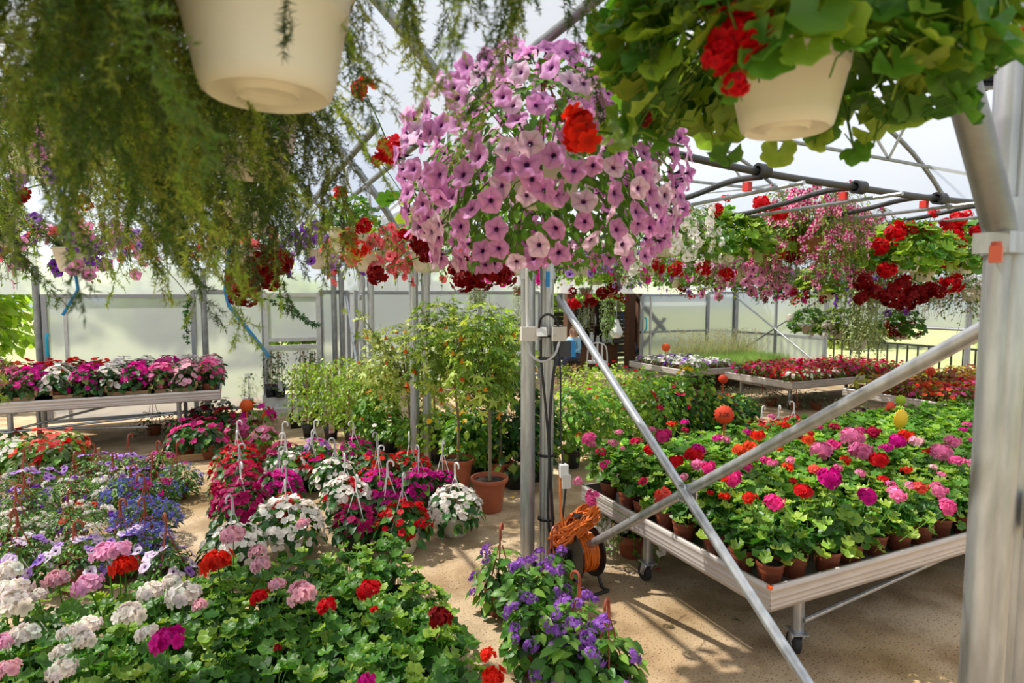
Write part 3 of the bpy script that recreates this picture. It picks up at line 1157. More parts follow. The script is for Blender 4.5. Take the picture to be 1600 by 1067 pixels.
def arch(x0, width, y, label, tie=None, webs=(), r=.036, k=.5):
    t = thing('roof_arch', label, 'roof arch', (x0, y, SPR))
    A = arch_pts(x0, width, y, 40, k) - [x0, y, SPR]
    b = Bag(); b.tube(A, r, 10, (1, 1, 1)); obj('bow', solid('bow', b, GALVD, True), t)
    for s, q in ((1, A[0]), (-1, A[-1])):
        b = Bag(); b.box((-.04, -.04, -.05), (.04, .04, .0)); obj('bracket', solid('bracket', b, GALV), t, Matrix.Translation(q))
    o = Vector((x0, y, SPR))
    if tie:
        b = Bag(); b.tube([Vector((tie[0], y - .05, tie[2])) - o, Vector((tie[1], y - .05, tie[3])) - o], .028, 9, (1, 1, 1), caps=True); obj('tie_beam', solid('tie_beam', b, GALVD, True), t)
    for p, q in webs:
        b = Bag(); b.tube([Vector(p) - o, Vector(q) - o], .022, 8, (1, 1, 1), caps=True); obj('web_strut', solid('web_strut', b, GALV, True), t)
    return t


arch(XR, WR, .885, 'roof arch of the bench bay nearest the camera')
arch(XR, WR, 3.62, 'second roof arch of the bench bay, springing from the middle post')
arch(XR, WR, 6.45, 'third roof arch of the bench bay with a long tie beam', (4.7, 12.0, 4.16, 3.98),
     [((9.56, 6.4, 4.05), (8.75, 6.45, 4.87)), ((9.56, 6.4, 4.05), (6.3, 3.7, 4.3)), ((6.6, 6.4, 4.1), (5.7, 6.45, 4.95)), ((6.6, 6.4, 4.1), (7.4, 6.45, 5.02))])
arch(XR, WR, 9.35, 'fourth roof arch of the bench bay, far and thin', (3.4, 10.9, 4.1, 4.05),
     [((9.6, 9.35, 4.05), (8.8, 9.35, 4.86)), ((9.6, 9.35, 4.05), (10.4, 9.35, 4.2)), ((6.9, 9.35, 4.05), (6.0, 9.35, 4.98)), ((6.9, 9.35, 4.05), (7.9, 9.35, 4.98)),
      ((4.4, 9.35, 4.05), (3.9, 9.35, 4.45)), ((4.4, 9.35, 4.05), (5.2, 9.35, 4.8)), ((9.6, 9.4, 4.05), (9.9, 12.0, 4.3)), ((6.9, 9.4, 4.05), (7.9, 12.0, 5.0))])
arch(XR, WR, YB_R - .02, 'roof arch against the far gable of the bench bay', (3.2, 11.0, 3.9, 3.9))
arch(XL - WL - .095, WL, .855, 'roof arch of the fern bay rising from the near post', r=.036, k=1.0)
arch(XL - WL, WL, 3.65, 'roof arch of the fern bay rising from the middle post')
arch(XL - WL, WL, 6.48, 'roof arch of the fern bay with a tie beam above the petunias', (-6.5, .95, 4.05, 3.95), [((-.3, 6.45, 4.0), (.5, 6.45, 4.5)), ((-.3, 6.45, 4.0), (-1.2, 6.45, 4.75))])
arch(XL - WL, WL, 9.38, 'roof arch of the fern bay close to the end wall', (-6.5, 1.0, 4.0, 4.0))
b = Bag(); b.box((XL - .02, -6, 2.72), (XR + .02, YB_R, 2.86))
obj('gutter', solid('gutter', b, GALV), label='long steel valley gutter carried by the paired posts', cat='gutter')

# rails that baskets hang from
RAILZ = 2.82
RAILS_L = (-2.1, -1.02, -.45, .07, .36, .75, 1.06, 1.45)
for k, x in enumerate(RAILS_L):
    tube_thing('hanging_rail', 'dark overhead rail of the fern bay carrying baskets, %s from the valley posts' % ('eighth', 'seventh', 'sixth', 'fifth', 'fourth', 'third', 'second', 'first')[k], 'rail', [(x, 3.4 if x in (.75, 1.45) else -1, RAILZ), (x, 3.3 if x in (-.45, .36) else 10.4, RAILZ)], .022, GALVD)
RAILS_R = (2.62, 3.61, 4.69, 5.77, 6.85, 8.0, 9.2)
for k, x in enumerate(RAILS_R):
    t = thing('hanging_rail', 'dark overhead rail of the bench bay carrying baskets, %s from the valley posts' % ('first', 'second', 'third', 'fourth', 'fifth', 'sixth', 'seventh')[k], 'rail', (x, 3.4, RAILZ - .12))
    b = Bag(); b.tube(curve_pts([(0, -.02, .075), (0, .3, .09), (0, .9, .03), (0, 2, 0), (0, 8.5, 0)], 40), .024, 9, (1, 1, 1)); obj('pipe', solid('pipe', b, DARKPIPE, True), t)
    b = Bag(); b.tube([(.05, -.35, -.02), (.05, 8.5, -.03)], .016, 8, (1, 1, 1), caps=True); obj('drip_line', solid('drip_line', b, GALV, True), t)
    if 1 <= k < 5:
        b = Bag(); b.lathe([(.036, -.05), (.055, -.05), (.055, .05), (.036, .05)], 12)
        o = obj('pipe_clamp', solid('pipe_clamp', b, BLACKP, True), t, Matrix.Translation((0, -.02, (0, .115, .075, .055, .06)[k])) @ Matrix.Rotation(PI / 2, 4, 'Y'))
        b = Bag(); b.box((-.02, -.03, -.035), (.02, .03, .03)); obj('red_valve', solid('red_valve', b, REDP), t, Matrix.Translation((-.02, .10, .02)))
t = thing('irrigation_pipe', 'thick black water pipe crossing the bench bay over the hanging rails', 'pipe', (2.4, 3.4, 2.85))
b = Bag(); b.tube(curve_pts([(0, 0, .05), (1.21, 0, -.04), (2.29, 0, -.075), (3.37, 0, -.095), (4.6, 0, -.08)], 40), .027, 10, (1, 1, 1), caps=True)
obj('pipe', solid('pipe', b, DARKPIPE, True), t)

# ================================================================== BENCHES
ORD = ['first', 'second', 'third', 'fourth', 'fifth', 'sixth', 'seventh', 'eighth', 'ninth', 'tenth', 'eleventh', 'twelfth', 'thirteenth', 'fourteenth',
       'fifteenth', 'sixteenth', 'seventeenth', 'eighteenth', 'nineteenth', 'twentieth', 'twenty-first', 'twenty-second', 'twenty-third', 'twenty-fourth', 'twenty-fifth', 'twenty-sixth', 'twenty-seventh', 'twenty-eighth']


def rail_mesh(L, hgt):
    """Extruded aluminium edge with raised lines along its face; runs along X, face towards -Y, top at z=0."""
    def make():
        g = [0.0]
        for f in (.18, .5, .72, .86):
            z = f * hgt
            g += [z - .004, z - .003, z + .003, z + .004]
        g.append(hgt)
        prof = [(0.0, 0.0)]
        for f in (.18, .5, .72, .86):
            z = -f * hgt
            prof += [(0, z + .006), (-.0018, z + .003), (-.0018, z - .003), (0, z - .006)]
        prof += [(0, -hgt), (.035, -hgt), (.035, -hgt + .005), (.005, -hgt + .005), (.005, -.006), (.018, -.006), (.018, 0)]
        n = len(prof)
        V = [(x, y, z) for x in (0, L) for y, z in prof]
        F = []
        for i in range(n):
            j = (i + 1) % n
            F += [(i, i + n, j), (j, i + n, j + n)]
        b = Bag(); b.add(V, F, (1, 1, 1))
        return solid('rail', b, ALU)
    return cached(('rail', round(L, 3), hgt), make)


def caster(leg, x, y, z, rot=0.3):
    M0 = Matrix.Translation((x, y, z)) @ Matrix.Rotation(rot, 4, 'Z')
    def mk():
        b = Bag(); b.box((-.05, -.04, 0), (.05, .04, .006)); return solid('caster_plate', b, GALV)
    obj('caster_plate', cached('cplate', mk), leg, M0 @ Matrix.Translation((0, 0, .135)))
    def mf():
        b = Bag()
        for s in (-1, 1):
            V = [(-.03, s * .026, .13), (.03, s * .026, .13), (.045, s * .026, .05), (.022, s * .026, .05)]
            V += [(q[0], s * .030, q[2]) for q in V]
            b.add(V, [(0, 1, 2), (0, 2, 3), (4, 6, 5), (4, 7, 6), (0, 4, 1), (1, 4, 5), (1, 5, 2), (2, 5, 6), (3, 2, 6), (3, 6, 7), (0, 3, 7), (0, 7, 4)], (1, 1, 1))
        b.box((-.035, -.03, .126), (.035, .03, .135))
        return solid('fork', b, GALV)
    obj('fork', cached('cfork', mf), leg, M0)
    def mw():
        b = Bag(); b.lathe([(.02, -.02), (.05, -.02), (.058, -.012), (.058, .012), (.05, .02), (.02, .02)], 20); return solid('wheel', b, RUBBER, True)
    obj('wheel', cached('cwheel', mw), leg, M0 @ Matrix.Translation((.033, 0, .058)) @ Matrix.Rotation(PI / 2, 4, 'X'))
    def mh():
        b = Bag(); b.lathe([(0, -.022), (.02, -.022), (.02, .022), (0, .022)], 12); return solid('hub', b, GALV)
    obj('hub', cached('chub', mh), leg, M0 @ Matrix.Translation((.033, 0, .058)) @ Matrix.Rotation(PI / 2, 4, 'X'))


def bench(label, x0, x1, y0, y1, ztop, hgt, legs, castors=True, struts=()):
    t = thing('plant_bench', label, 'bench', (x0, y0, 0))
    L, D = x1 - x0, y1 - y0
    obj('edge_rail', rail_mesh(L, hgt), t, Matrix.Translation((0, 0, ztop)))
    obj('edge_rail', rail_mesh(L, hgt), t, Matrix.Translation((L, D, ztop)) @ Matrix.Rotation(PI, 4, 'Z'))
    obj('edge_rail', rail_mesh(D, hgt), t, Matrix.Translation((0, D, ztop)) @ Matrix.Rotation(-PI / 2, 4, 'Z'))
    obj('edge_rail', rail_mesh(D, hgt), t, Matrix.Translation((L, 0, ztop)) @ Matrix.Rotation(PI / 2, 4, 'Z'))
    b = Bag(); b.box((.03, .03, ztop - hgt * .62), (L - .03, D - .03, ztop - hgt * .55)); obj('tray_bed', solid('tray_bed', b, GALVD), t)
    for q in ((0, 0), (L, 0)):
        b = Bag(); b.box((-.006, -.006, -.012), (.006, .02, .004)); obj('corner_cap', solid('corner_cap', b, SIGNOR), t, Matrix.Translation((q[0], q[1], ztop)))
    zl = .14 if castors else 0
    for lx, ly in legs:
        b = Bag()
        V = [(lx - .025, ly - .02), (lx + .025, ly - .02), (lx + .025, ly + .02), (lx + .017, ly + .02), (lx + .017, ly - .012), (lx - .017, ly - .012), (lx - .017, ly + .02), (lx - .025, ly + .02)]
        n = len(V)
        W = [(x, y, z) for z in (zl, ztop - hgt * .6) for x, y in V]
        b.add(W, [f for i in range(n) for f in ((i, (i + 1) % n, i + n), ((i + 1) % n, (i + 1) % n + n, i + n))], (1, 1, 1))
        leg = obj('leg', solid('leg', b, GALV), t)
        if castors: caster(leg, lx, ly, 0, rot=lx * 3 + ly)
    xs = sorted({l[0] for l in legs})
    for lx in xs:
        ys = [l[1] for l in legs if l[0] == lx]
        if len(ys) > 1:
            b = Bag(); b.box((lx - .02, min(ys), ztop - hgt - .07), (lx + .02, max(ys), ztop - hgt - .02)); obj('cross_bar', solid('cross_bar', b, GALVD), t)
    for p, q in struts:
        b = Bag(); b.tube([p, Vector(p) + (Vector(q) - Vector(p)) * .03, Vector(p) + (Vector(q) - Vector(p)) * .97, q], .014, 9, (1, 1, 1), caps=True); obj('strut', solid('strut', b, GALV, True), t)
    return t


BX0, BX1, BY0, BY1, BZ = 2.30, 7.0, 2.02, 3.75, .50
bench('long low aluminium bench on castors full of potted geraniums', BX0, BX1, BY0, BY1, BZ, .125,
      [(.34, .12), (.14, 1.12), (2.4, .16), (2.4, 1.12), (4.5, .16), (4.5, 1.12)], True,
      [((.36, .10, .20), (2.38, .13, .37)), ((4.48, .13, .20), (2.42, .13, .37))])
bench('long aluminium bench of busy lizzies along the left end wall', -3.4, -.17, 8.42, 9.95, .70, .13,
      [(.3, .2), (.3, 1.3), (1.05, .2), (1.05, 1.3), (2.75, .2), (2.75, 1.3)], False,
      [((.3, .12, .30), (2.7, .12, .42)), ((1.1, .16, .36), (2.0, .16, .56)), ((.2, .2, .40), (2.4, .2, .26))])
bench('far aluminium bench of pansies and green seedlings by the grey sliding door', 7.58, 10.9, 8.75, 10.5, .50, .12, [(.2, .25), (.2, 1.5), (3.0, .25), (3.0, 1.5)], True)
bench('far aluminium bench of crimson busy lizzies', 8.1, 11.4, 6.84, 8.3, .50, .12, [(.2, .2), (.2, 1.25), (3.0, .2), (3.0, 1.25)], True)
bench('aluminium bench of coleus and orange busy lizzies at the open right side', 8.3, 11.6, 4.56, 6.1, .50, .12, [(.2, .2), (.2, 1.3), (3.0, .2), (3.0, 1.3)], True)

# ---- geraniums on the long low bench
HEADS_B = """904 679 scarlet 10;921 685 rose 24;926 695 pink 14;968 676 pink 14;958 692 pink 17;994 690 crimson 20;939 706 crimson 18;973 700 pink 9;970 709 crimson 10;945 726 hotpink 19;903 752 pink 18;926 777 rose 24;1005 752 crimson 19;1036 775 coral 29;1018 703 red 24;1019 672 pink 16;1037 681 hotpink 27;1070 660 magenta 14;1071 672 crimson 13;1050 663 scarlet 17;1057 721 red 26;1085 712 red 30;1092 703 magenta 24;1091 726 pink 22;1108 731 hotpink 24;1122 685 magenta 18;1134 687 pink 17;1168 676 magenta 16;1185 681 scarlet 24;1157 703 orange 24;1174 698 orange 24;1168 731 hotpink 20;1146 748 hotpink 30;1133 748 scarlet 20;1133 776 scarlet 20;1172 778 scarlet 24;1193 719 hotpink 20;1207 724 rose 18;1231 730 scarlet 20;1236 720 pink 15;1263 688 orange 22;1284 703 pink 34;1303 696 hotpink 24;1274 734 coral 22;1297 747 magenta 40;1256 768 red 30;1211 786 hotpink 33;1345 740 pink 18;1355 776 magenta 32;1332 683 pink 38;1347 706 pink 38;1322 720 scarlet 20;1374 719 red 32;1380 748 red 16;1393 758 rose 20;1402 773 pink 28;1385 700 magenta 20;1402 689 magenta 26;1416 681 scarlet 24;1366 675 crimson 22;1345 673 hotpink 18;1422 759 pink 20;1439 762 coral 22;1468 766 pink 26;1481 792 rose 28;1471 741 pink 14;1459 730 palepink 14;1496 720 rose 22;1515 724 pink 20;1470 706 pink 34;1489 690 pink 24;1512 664 rose 16;1505 672 magenta 12;1518 688 magenta 12;1433 690 palepink 22;1207 652 pink 16;1225 665 scarlet 18;1277 666 hotpink 16;1304 668 crimson 20;1267 678 red 14;1248 683 darkred 14;1215 700 orange 16;1310 731 rose 16;1240 752 red 14;1416 735 scarlet 18;1180 712 red 14;1110 770 red 12;1070 745 pink 14;1450 705 red 14"""
plants = []
r = np.random.default_rng(21)
STEP = .205
nx, ny = int((BX1 - BX0 - .1) / STEP), 8
for j in range(ny):
    for i in range(nx):
        x, y = BX0 + .13 + i * STEP, BY0 + .13 + j * STEP
        px, py, d = pix((x, y, .7))
        if px > 1590: continue
        x += r.uniform(-.02, .02); y += r.uniform(-.02, .02)
        t = thing('potted_geranium', None, 'potted plant', (x, y, BZ - .07), 0, 'geraniums on the long low bench')
        add_pot(t, 'pot', .07, .12, BROWNPOT)
        near = j == 0 or (i == 0 and j < 6) or (j == 1 and i < 9)
        R = .13 if j or i else .12
        v = (i + 2 * j) % 4
        if near:
            obj('foliage', ger_core(v, R, .2), t, Matrix.Rotation(r.uniform(0, 6), 4, 'Z'), kind='stuff')
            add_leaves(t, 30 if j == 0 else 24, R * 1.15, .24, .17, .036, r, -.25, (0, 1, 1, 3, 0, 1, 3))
        else:
            obj('foliage', ger_foliage(v, R * 1.12, .18), t, Matrix.Rotation(r.uniform(0, 6), 4, 'Z'), kind='stuff')
        plants.append((t, i, j, []))
for k, s in enumerate(HEADS_B.split(';')):
    px, py, c, sz = s.split(); px, py, sz = float(px), float(py), float(sz)
    p = at(px, py, .86)
    if p.y > 3.72: p = aty(px, py, 3.68)
    if p.x < 2.28: p = at(px, py, .80)
    best = min(plants, key=lambda q: (q[0].location.x - p.x) ** 2 + (q[0].location.y - p.y) ** 2)
    d = pix(p)[2]
    head_at(best[0], p, sz / 2 * d / FPX, FC[c], sz > 20, k % 4)
    best[3].append(c)
CN = dict(ltpink='light pink', white='white', palepink='pale pink', pink='pink', hotpink='hot pink', magenta='magenta', crimson='crimson', red='red', darkred='dark red', scarlet='scarlet', orange='orange',
          coral='coral', lilac='lilac', rose='rose pink', deepmag='deep magenta', purple='purple', violet='violet', blue='blue', petunia='pink')
for t, i, j, cs in plants:
    w_ = (CN[cs[0]] + ' flowering geranium') if cs else 'leafy geranium without blooms'
    t['label'] = '%s on the long bench, %s row from front, %s from left' % (w_, ORD[j], ORD[i])

# ---- geraniums on the floor nearest the camera
HEADS_F = """14 893 white 40;27 922 white 42;22 945 white 50;8 995 palepink 20;39 993 white 45;138 978 white 35;132 1000 white 34;105 988 white 25;97 1018 white 28;98 1047 white 38;5 1005 ltpink 30;10 1048 palepink 36;90 905 palepink 35;138 914 ltpink 40;165 864 ltpink 38;185 860 ltpink 34;196 884 scarlet 38;237 924 white 36;204 961 white 44;230 990 white 30;268 909 white 28;288 930 white 46;313 945 palepink 22;263 1001 magenta 45;340 878 scarlet 44;365 836 palepink 34;403 862 palepink 26;408 882 palepink 28;474 818 palepink 20;434 913 palepink 24;472 927 palepink 42;511 947 red 28;406 932 red 26;578 921 red 34;688 964 darkred 36;763 1023 scarlet 24;771 1060 scarlet 38;574 1064 magenta 26;434 1012 darkred 12;585 952 red 12;0 920 white 36;60 930 white 24"""
fplants = []
FX0, FX1, FY0, FY1 = -1.42, .84, 2.02, 3.72
STEP = .235
for j in range(8):
    for i in range(10):
        x, y = FX1 - i * STEP, FY1 - j * STEP
        px, py, d = pix((x, y, .3))
        if px < -70 or py > 1150: continue
        if i == 0 and j == 2: continue                 # the gap where a dark tray shows
        x += r.uniform(-.025, .025); y += r.uniform(-.025, .025)
        t = thing('potted_geranium', None, 'potted plant', (x, y, 0), 0, 'geraniums on the floor nearest the camera')
        add_pot(t, 'pot', .085, .13, BLACKP)
        v = (i + 3 * j) % 4
        obj('foliage', ger_core(v, .17, .19), t, Matrix.Rotation(r.uniform(0, 6), 4, 'Z'), kind='stuff')
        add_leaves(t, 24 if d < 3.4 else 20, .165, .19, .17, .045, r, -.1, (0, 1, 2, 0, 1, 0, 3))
        fplants.append((t, i, j, []))
for k, s in enumerate(HEADS_F.split(';')):
    px, py, c, sz = s.split(); px, py, sz = float(px), float(py), float(sz)
    p = at(px, py, .47)
    if p.y > 3.8: p = aty(px, py, 3.72)
    best = min(fplants, key=lambda q: (q[0].location.x - p.x) ** 2 + (q[0].location.y - p.y) ** 2)
    head_at(best[0], p, sz / 2 * pix(p)[2] / FPX * 1.05, FC[c], True, k % 4)
    best[3].append(c)
for t, i, j, cs in fplants:
    w_ = (CN[cs[0]] + ' flowering geranium') if cs else 'green geranium without blooms'
    t['label'] = '%s in the floor block, %s row from far side, %s from aisle' % (w_, ORD[j], ORD[i])
t = thing('plant_tray', 'empty black plastic tray between geraniums by the aisle', 'tray', (.80, 3.2, 0))
b = Bag(); b.box((-.12, -.12, 0), (.12, .12, .006)); obj('base', solid('base', b, BLACKP), t)
for a, c in (((-.12, -.12), (.12, -.11)), ((-.12, .11), (.12, .12)), ((-.12, -.12), (-.11, .12)), ((.11, -.12), (.12, .12))):
    b = Bag(); b.box((a[0], a[1], 0), (c[0], c[1], .12)); obj('side', solid('side', b, BLACKP), t)

# ---- busy lizzies in hanging pots standing on the floor between aisle and end wall
LZ = [  # px, py of the dome's middle, width px, colour, second colour, pot, description
    (365, 845, 100, 'white', None, 'black', 'frontmost white busy lizzie at the left of the hanger-pot group'),
    (447, 815, 120, 'white', None, 'cream', 'big white busy lizzie in a white pot behind the geraniums'),
    (377, 782, 95, 'deepmag', None, 'black', 'deep magenta busy lizzie just behind the frontmost white one'),
    (375, 748, 90, 'crimson', 'deepmag', 'black', 'crimson busy lizzie in the left column, third from the front'),
    (372, 722, 85, 'red', 'crimson', 'black', 'rose red busy lizzie, last but one of the left column'),
    (372, 703, 62, 'crimson', None, 'black', 'crimson busy lizzie at the far end of the left column'),
    (437, 755, 78, 'magenta', None, 'black', 'violet-pink busy lizzie in front of a white one, second column'),
    (447, 727, 76, 'white', None, 'black', 'white busy lizzie behind the violet-pink one in the second column'),
    (443, 706, 62, 'deepmag', None, 'black', 'deep magenta busy lizzie at the far end of the second column'),
    (448, 788, 70, 'red', None, 'black', 'red busy lizzie peeping over the big white one'),
    (492, 702, 62, 'lilac', 'magenta', 'black', 'lilac busy lizzie at the far end of the third column'),
    (488, 722, 66, 'red', 'magenta', 'black', 'red and magenta busy lizzie, second from the far end of the third column'),
    (524, 737, 76, 'white', None, 'black', 'white busy lizzie in the third column with red ones around'),
    (540, 768, 82, 'white', 'red', 'black', 'white busy lizzie in front of the other white one, third column'),
    (553, 704, 70, 'magenta', None, 'black', 'magenta busy lizzie at the far end of the fourth column'),
    (590, 725, 70, 'scarlet', 'magenta', 'black', 'scarlet busy lizzie with a few magenta blooms, mid group'),
    (592, 752, 72, 'magenta', 'scarlet', 'black', 'magenta and scarlet busy lizzie, mid group'),
    (640, 726, 76, 'red', None, 'black', 'red busy lizzie at the far right beside the steel post'),
    (655, 752, 76, 'magenta', None, 'black', 'magenta busy lizzie behind the white-potted pair'),
    (606, 780, 60, 'magenta', None, 'black', 'magenta busy lizzie between the crimson and the red domes'),
    (557, 806, 76, 'deepmag', None, 'black', 'dark crimson-magenta dome left of the white-potted red one'),
    (630, 806, 90, 'red', None, 'cream', 'red busy lizzie in a white pot at the front right of the group'),
    (711, 783, 88, 'white', None, 'cream', 'white busy lizzie in a white pot alone at the aisle'),
    (692, 742, 46, 'magenta', None, 'cream', 'small magenta busy lizzie in a grey-white pot behind the lone white one'),
]
for k, (px, py, wpx, c, c2, pot, lab) in enumerate(LZ):
    zc = .27
    p = at(px, py, zc)
    d = pix(p)[2]
    R = wpx / 2 * d / FPX / 1.08
    busy_lizzie((p.x, p.y, 0), c, lab + (' with white hanger' if len(lab.split()) < 14 else ''), 'busy lizzies with hangers on the floor', R=R, pot=pot, hook=WHITE if k % 3 else GREYP, nfl=int(64 + 34 * (R > .22)) if d > 5.4 else int(78 + 90 * (R > .2)),
                seed=k, col2=c2, fsize=.029 if d > 5 else .030, fol=GREEN_D)

# ---- bedding in hanger pots at the left
PETL = [flower_mesh('petunia', s, throat=lin('4a1a6a'), mid=lin('8f55bd'), rim=lin('b98be0'), seg=15) for s in range(2)]
PETW = [flower_mesh('petunia', s + 5, throat=lin('3a1450'), mid=lin('d9bfe6'), rim=lin('eedcf2'), seg=15) for s in range(2)]
PETR = [flower_mesh('petunia', 9, throat=lin('3c0618'), mid=lin('8d0f3a'), rim=lin('7a0a38'), star=lin('e6b7c4'), seg=15)]
PETM = [flower_mesh('petunia', 11, throat=lin('5c0640'), mid=lin('b00f78'), rim=lin('c8168c'), seg=15)]
VERW = [flower_mesh('cluster', s, rim=FC['white'], n=16) for s in range(2)]
VERV = [flower_mesh('cluster', s + 4, rim=FC['violet'], n=14) for s in range(2)]
VERR = [flower_mesh('cluster', s + 8, rim=FC['coral'], n=14) for s in range(1)]
VERM = [flower_mesh('cluster', s + 12, rim=FC['magenta'], n=16) for s in range(2)]
LOB = [flower_mesh('cluster', s + 20, rim=FC['blue'], n=9) for s in range(3)]


def bedding(px, py, wpx, kinds, lab, n=34, size=.03, seed=0, z=.22, fol=GREEN, hookH=.42, leaf=None, group='bedding plants in hanger pots at the left', sq=.8):
    p = at(px, py, z)
    d = pix(p)[2]
    R = wpx / 2 * d / FPX / 1.05
    t = thing('bedding_plant', lab, 'potted plant', (p.x, p.y, 0), 0, group)
    add_pot(t, 'pot', .11, .16, BROWNPOT, HOOKBR, hookH)
    rr = np.random.default_rng(seed + 300)
    v = seed % 3
    obj('foliage', dome_foliage(('bed', fol), leaf or OVATE, 560, R, .18, .14, .040, fol, v, -.55, 14, .3, .5, GREEN_D, .35), t, Matrix.Rotation(rr.uniform(0, 6), 4, 'Z'), kind='stuff')
    for ms, frac, sz in kinds:
        m = max(2, int(n * frac))
        P, D = dome(m, R * 1.03, .19, rr, -.25, (.9, 1.06))
        add_flowers(t, ms, flower_frames(P + [0, 0, .15], D, sz, rr, .5))
    return t


BED = [
    (150, 728, 110, [(PETL, .9, .036)], 'lilac petunia with dark veins nearest the crate of red busy lizzies'),
    (202, 728, 80, [(PETL, .8, .036)], 'lilac-violet petunia at the far end of the hanger-pot bedding'),
    (40, 752, 110, [(PETL, .7, .034), (VERW, .2, .03)], 'lilac petunia mixed with blue at the picture edge'),
    (246, 724, 66, [(PETR, .6, .036), (PETM, .25, .03)], 'wine red petunia with ltpink star stripes'),
    (278, 742, 70, [(PETW, .15, .03), (VERM, .15, .025), (LOB, .5, .03)], 'loose green bedding plant with few blooms leaning into the aisle'),
    (118, 762, 110, [(VERW, .5, .035), (VERV, .4, .03)], 'white and violet verbena behind the hook in the middle of the bedding'),
    (40, 785, 100, [(VERV, .5, .032), (VERW, .2, .03)], 'violet verbena with dark green foliage at the left'),
    (178, 762, 84, [(VERW, .6, .035), (VERV, .2, .03)], 'white verbena beside the blue lobelia'),
    (240, 765, 74, [(VERM, .5, .036), (LOB, .7, .03)], 'magenta verbena among blue lobelia'),
    (205, 768, 86, [(LOB, 4.0, .026)], 'far blue lobelia of the three in a row along the aisle'),
    (228, 803, 100, [(LOB, 5.0, .026)], 'middle blue lobelia, the fullest one, spilling into the aisle'),
    (228, 846, 84, [(LOB, 3.4, .026), (PETW, .35, .033)], 'near blue lobelia with pale petunias in front'),
    (108, 812, 124, [(VERW, .8, .036), (VERR, .14, .034), (VERV, .2, .03)], 'white verbena with a coral spot in a brown pot'),
    (28, 824, 96, [(VERW, .8, .036)], 'white verbena cut by the left picture edge'),
    (30, 868, 110, [(PETL, .5, .034), (PETW, .5, .034)], 'pale lilac petunia behind the white geraniums at the picture edge'),
    (118, 868, 110, [(PETW, .6, .034), (PETL, .3, .034), (LOB, .2, .03)], 'pale petunia with purple eyes behind the ltpink geranium head'),
    (190, 850, 90, [(PETL, .5, .034), (PETW, .4, .034)], 'trailing lilac petunia left of the near lobelia'),
    (262, 880, 80, [(PETW, .6, .033), (PETL, .2, .033)], 'pale petunia at the aisle behind the orange-red geranium'),
]
for k, (px, py, wpx, kinds, lab) in enumerate(BED):
    bedding(px, py, wpx, kinds, lab, seed=k, hookH=.40 if k % 3 else .3, fol=GREEN if k % 2 else lin('567a30'), leaf=SMALL if k in (9, 10, 11) else None)

# ================================================================== HANGING BASKETS
def on_rail(px, x):
    """Y where the pixel column px meets the rail at this X."""
    r_ = ray(px, HOR)
    return r_.y / r_.x * x


def place(px, py, x=None, d=None):
    if x is not None:
        y = on_rail(px, x)
        return aty(px, py, y)
    return atd(px, py, d)


def basket(p, label, pot=CREAM, R=.14, h=.17, group=None, hookmat=GREYP, hang=True, name='hanging_basket', cat='hanging basket', top=None):
    t = thing(name, label, cat, p, 0, group)
    add_pot(t, 'bowl', R, h, pot)
    if hang:
        H = ((top or RAILZ + (-.06 if p[0] < 1.9 else -.13)) - p[2] - h)
        H = max(.3, H / .875)
        obj('hanger', hook_mesh(R, round(H, 2), hookmat, 3), t, Matrix.Translation((0, 0, h)) @ Matrix.Rotation(RNG.uniform(0, 6), 4, 'Z'))
    return t


def geranium_basket(p, label, heads, col='red', n=60, R=.30, size=.06, parts=True, pot=CREAM, group='hanging red geraniums', seed=0, potR=.14, hi=True, hr=.045, zlo=-.45, hookmat=GREYP):
    t = basket(p, label, pot, potR, .17, group, hookmat)
    r = np.random.default_rng(seed + 50)
    if parts:
        n = n if R < .42 else int(n * 1.5)
        P, D = dome(n, R, R * .75, r, zlo, (.6, 1.05))
        keep = ~((P[:, 2] < .0) & (np.hypot(P[:, 0], P[:, 1]) < potR * 1.15))
        P, D = P[keep], D[keep]
        M = leaf_frames(P + [0, 0, .19], D, size, r, .55, .6)
        for m in M: obj('leaf', ger_leaf(int(r.integers(4)), (0, 1, 2, 0, 3)[int(r.integers(5))]), t, m)
        b = Bag()
        for q in P[::2]:
            b.tube([(q[0] * .2, q[1] * .2, .13), (q[0] * .55, q[1] * .55, .22 + max(0, q[2] * .5)), (q[0], q[1], q[2] + .18)], .005, 4, np.array(GREEN) * .9, 0, r1=.003)
        obj('stems', b.build('stems'), t, kind='stuff')
        if R > .36: obj('foliage', dome_foliage(('gbin',), SCAL_LO, 330, R * .98, R * .66, .19, size * .95, GREEN_Y, seed % 2, -.5, 8, .5, .6, GREEN, .4, (.5, 1)), t, kind='stuff')
    else:
        obj('foliage', dome_foliage(('gbask',), SCAL_LO, 170, R, R * .8, .19, size, GREEN_Y if seed % 2 else GREEN, seed % 3, zlo, 12, .5, .6, GREEN, .4, (.55, 1)), t, kind='stuff')
    for k, hd in enumerate(heads):
        px, py, sz = hd[:3]
        c = hd[3] if len(hd) > 3 else col
        dd = hd[4] if len(hd) > 4 else pix(p)[2] - R * .55
        q = atd(px, py, dd)
        l = Vector(q) - Vector(p)
        base = Vector((l.x * .3, l.y * .3, .15))
        up = (l - base).normalized()
        rad = sz / 2 * dd / FPX * 1.08
        M = frames([l], [(up * .7 + Vector((-.2, -.35, .3)))[:]], [(.3, 1, .1)], rad)[0]
        obj('flower_head', head_mesh(FC[c], hi and sz > 16, k % 4, round(max(1.5, min(6, (l - base).length / rad * .8)))), t, M)
    return t


